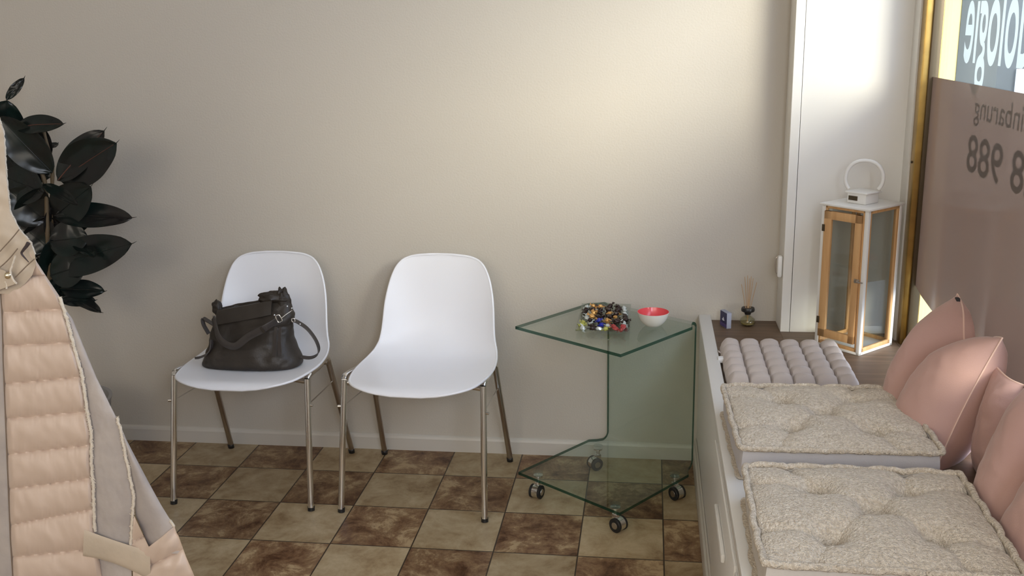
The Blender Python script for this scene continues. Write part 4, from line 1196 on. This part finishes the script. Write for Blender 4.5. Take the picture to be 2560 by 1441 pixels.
def hem_f(u, v):
    x, y = hem_xy(u, v); p = P(x, y, CY - .010); return p + (CAM - p).normalized() * hem_puff(u, y, x)
def hem_b(u, v):
    x, y = hem_xy(u, v); p = P(x, y, CY - .010); return p - (CAM - p).normalized() * .045
MB().slab(hem_f, hem_b, 56, 110).build('quilted_hem', M_DOWN, coat)
# pocket band
def band_pt(u, v, d):
    a = P(210 + 118 * u + 52 * u * u * .9, 1324 + 48 * u + 8 * u * u + (0 if v < .5 else 0), CY); 
    b = P(207 + 170 * u, 1391 + 22 * u + 40 * u * u, CY); p = a.lerp(b, v)
    return p + (CAM - p).normalized() * (d + .006 * math.sin(PI * v) ** .5)
MB().slab(lambda u, v: band_pt(u, v, .036), lambda u, v: band_pt(u, v, .018), 24, 10).build('pocket_band', M_SUEDE_WARM, coat)
# shoulder with suede yoke
sh_r = curve_tab([(-60, 215), (-20, 260), (0, 305), (9, 335), (14, 430), (24, 530), (50, 578), (76, 606), (88, 640), (90, 662), (80, 690), (60, 712), (30, 735)])
panel('suede_yoke', lambda y: -150 - sh_r(y) - (20 if y > 700 else 0), sh_r, 215, 735, lambda u, y, x: .030 + .022 * math.sin(PI * min(1, .5 + u * .49)) ** .6 + .005 * nz(x * .03, y * .02, 2) + .004 * nz(x * .012 + y * .02, y * .03 - x * .02, 7), M_SUEDE_WARM, 60, 90, back=.05)
# yoke stitching, tab, snap
def onyoke(u, v, d=.056): 
    p = P(u, v, CY); return p + (CAM - p).normalized() * d
for pts in ([(48, 574), (30, 596), (10, 618), (-20, 650)], [(44, 622), (26, 644), (8, 662), (-15, 680)], [(86, 648), (70, 662), (54, 678), (38, 694)]):
    MB().tube(smooth_path([onyoke(a, b, .0585) for a, b in pts], 5), .0012, 6).build('yoke_stitching', M_THREAD, coat)
sn = onyoke(20, 689, .064)
MB().lathe([(.0001, -.002), (.006, -.002), (.0075, 0), (.006, .0022), (.003, .0034), (.0001, .0038)], (0, 0, 0), 24, False, Matrix.Translation(sn) @ (CAM - sn).to_track_quat('Z', 'Y').to_matrix().to_4x4()).build('snap_button', M_SNAP, coat)
tb = MB()
def tabpt(u, v, d):
    a = onyoke(-30 + 42 * u, 665 + 12 * u, .052 + d); b = onyoke(-28 + 70 * u, 735 - 26 * u, .052 + d); return a.lerp(b, v)
tb.slab(lambda u, v: tabpt(u, v, .010), lambda u, v: tabpt(u, v, .003), 12, 10); tb.build('snap_tab', M_SUEDE_WARM, coat)
for pts in ([(38, 640), (30, 665), (26, 680), (33, 700), (42, 710)], [(13, 704), (17, 712), (16, 722)]):
    MB().tube(smooth_path([onyoke(a, b, .060) for a, b in pts], 5), lambda i, t: .0022 + .0012 * nz(i * .8, 1), 8).build('raw_edge', M_SHEARL, coat)
hk = [(71, 608), (66, 616), (58, 626), (54, 634), (62, 645), (72, 656)]
MB().tube(smooth_path([onyoke(a, b, .058) for a, b in hk], 5), lambda i, t: .0045 - .0036 * t, 8).build('pocket_slit', simple('dark_slit', (0.05, 0.035, 0.035), .7), coat)
# fuzzy shearling seams
def fringe(fn, y0, y1, step, d, rad, seed):
    mb = MB(); rnd = random.Random(seed); pts = []
    y = y0
    while y < y1:
        p = P(fn(y) + rnd.uniform(-1.2, 1.2), y, CY); pts.append(p + (CAM - p).normalized() * d)
        y += step
    mb.tube(pts, lambda i, t: rad * (1 + .45 * nz(i * .9, seed)), 8)
    for p in pts:
        for _ in range(3):
            q = p + Vector((rnd.uniform(-1, 1), rnd.uniform(-.5, .2), rnd.uniform(-1, 1))) * rad * 1.9
            mb.tube([p, p.lerp(q, .6), q], lambda i, t: rad * .45 * (1 - .8 * t), 5)
    return mb.build('shearling_seam', M_SHEARL, coat)
fringe(main_r, 744, 1330, 5, .022, .0036, 1)
fringe(curve_tab([(292, 1043), (303, 1080), (311, 1125), (322, 1175), (334, 1243), (331, 1292), (326, 1372)]), 1045, 1375, 5, .024, .0034, 2)
fringe(sh_r, 300, 640, 7, .012, .0030, 3)
fringe(curve_tab([(436, 1317), (425, 1300)]), 1302, 1322, 4, .012, .003, 4)
# coat hanger loop and stand (beyond the left edge of the frame)
stand = thing('coat_stand', 'dark metal coat stand holding the beige coat, mostly outside the left frame edge', 'coat stand', (-1.17, CY + .30, 0))
sx = -1.17; sy = CY + .30
MB().tube([(sx, sy, .02), (sx, sy, 1.72)], .014, 14).build('pole', M_DARKMETAL, stand)
MB().lathe([(.0001, 0), (.16, 0), (.165, .008), (.10, .022), (.02, .03), (.0001, .03)], (sx, sy, 0), 36).build('base', M_DARKMETAL, stand)
MB().tube(smooth_path([(sx, sy, 1.60), (sx, sy - .08, 1.57), (sx + .01, sy - .28, 1.60), (sx + .01, sy - .30, 1.645)], 6), .006, 10).build('hook', M_DARKMETAL, stand)
MB().tube(smooth_path([P(-110, 222, CY - .0), (sx + .01, sy - .275, 1.597), P(-60, 222, CY - .0)], 8), .003, 8).build('hanging_loop', M_SUEDE, coat)
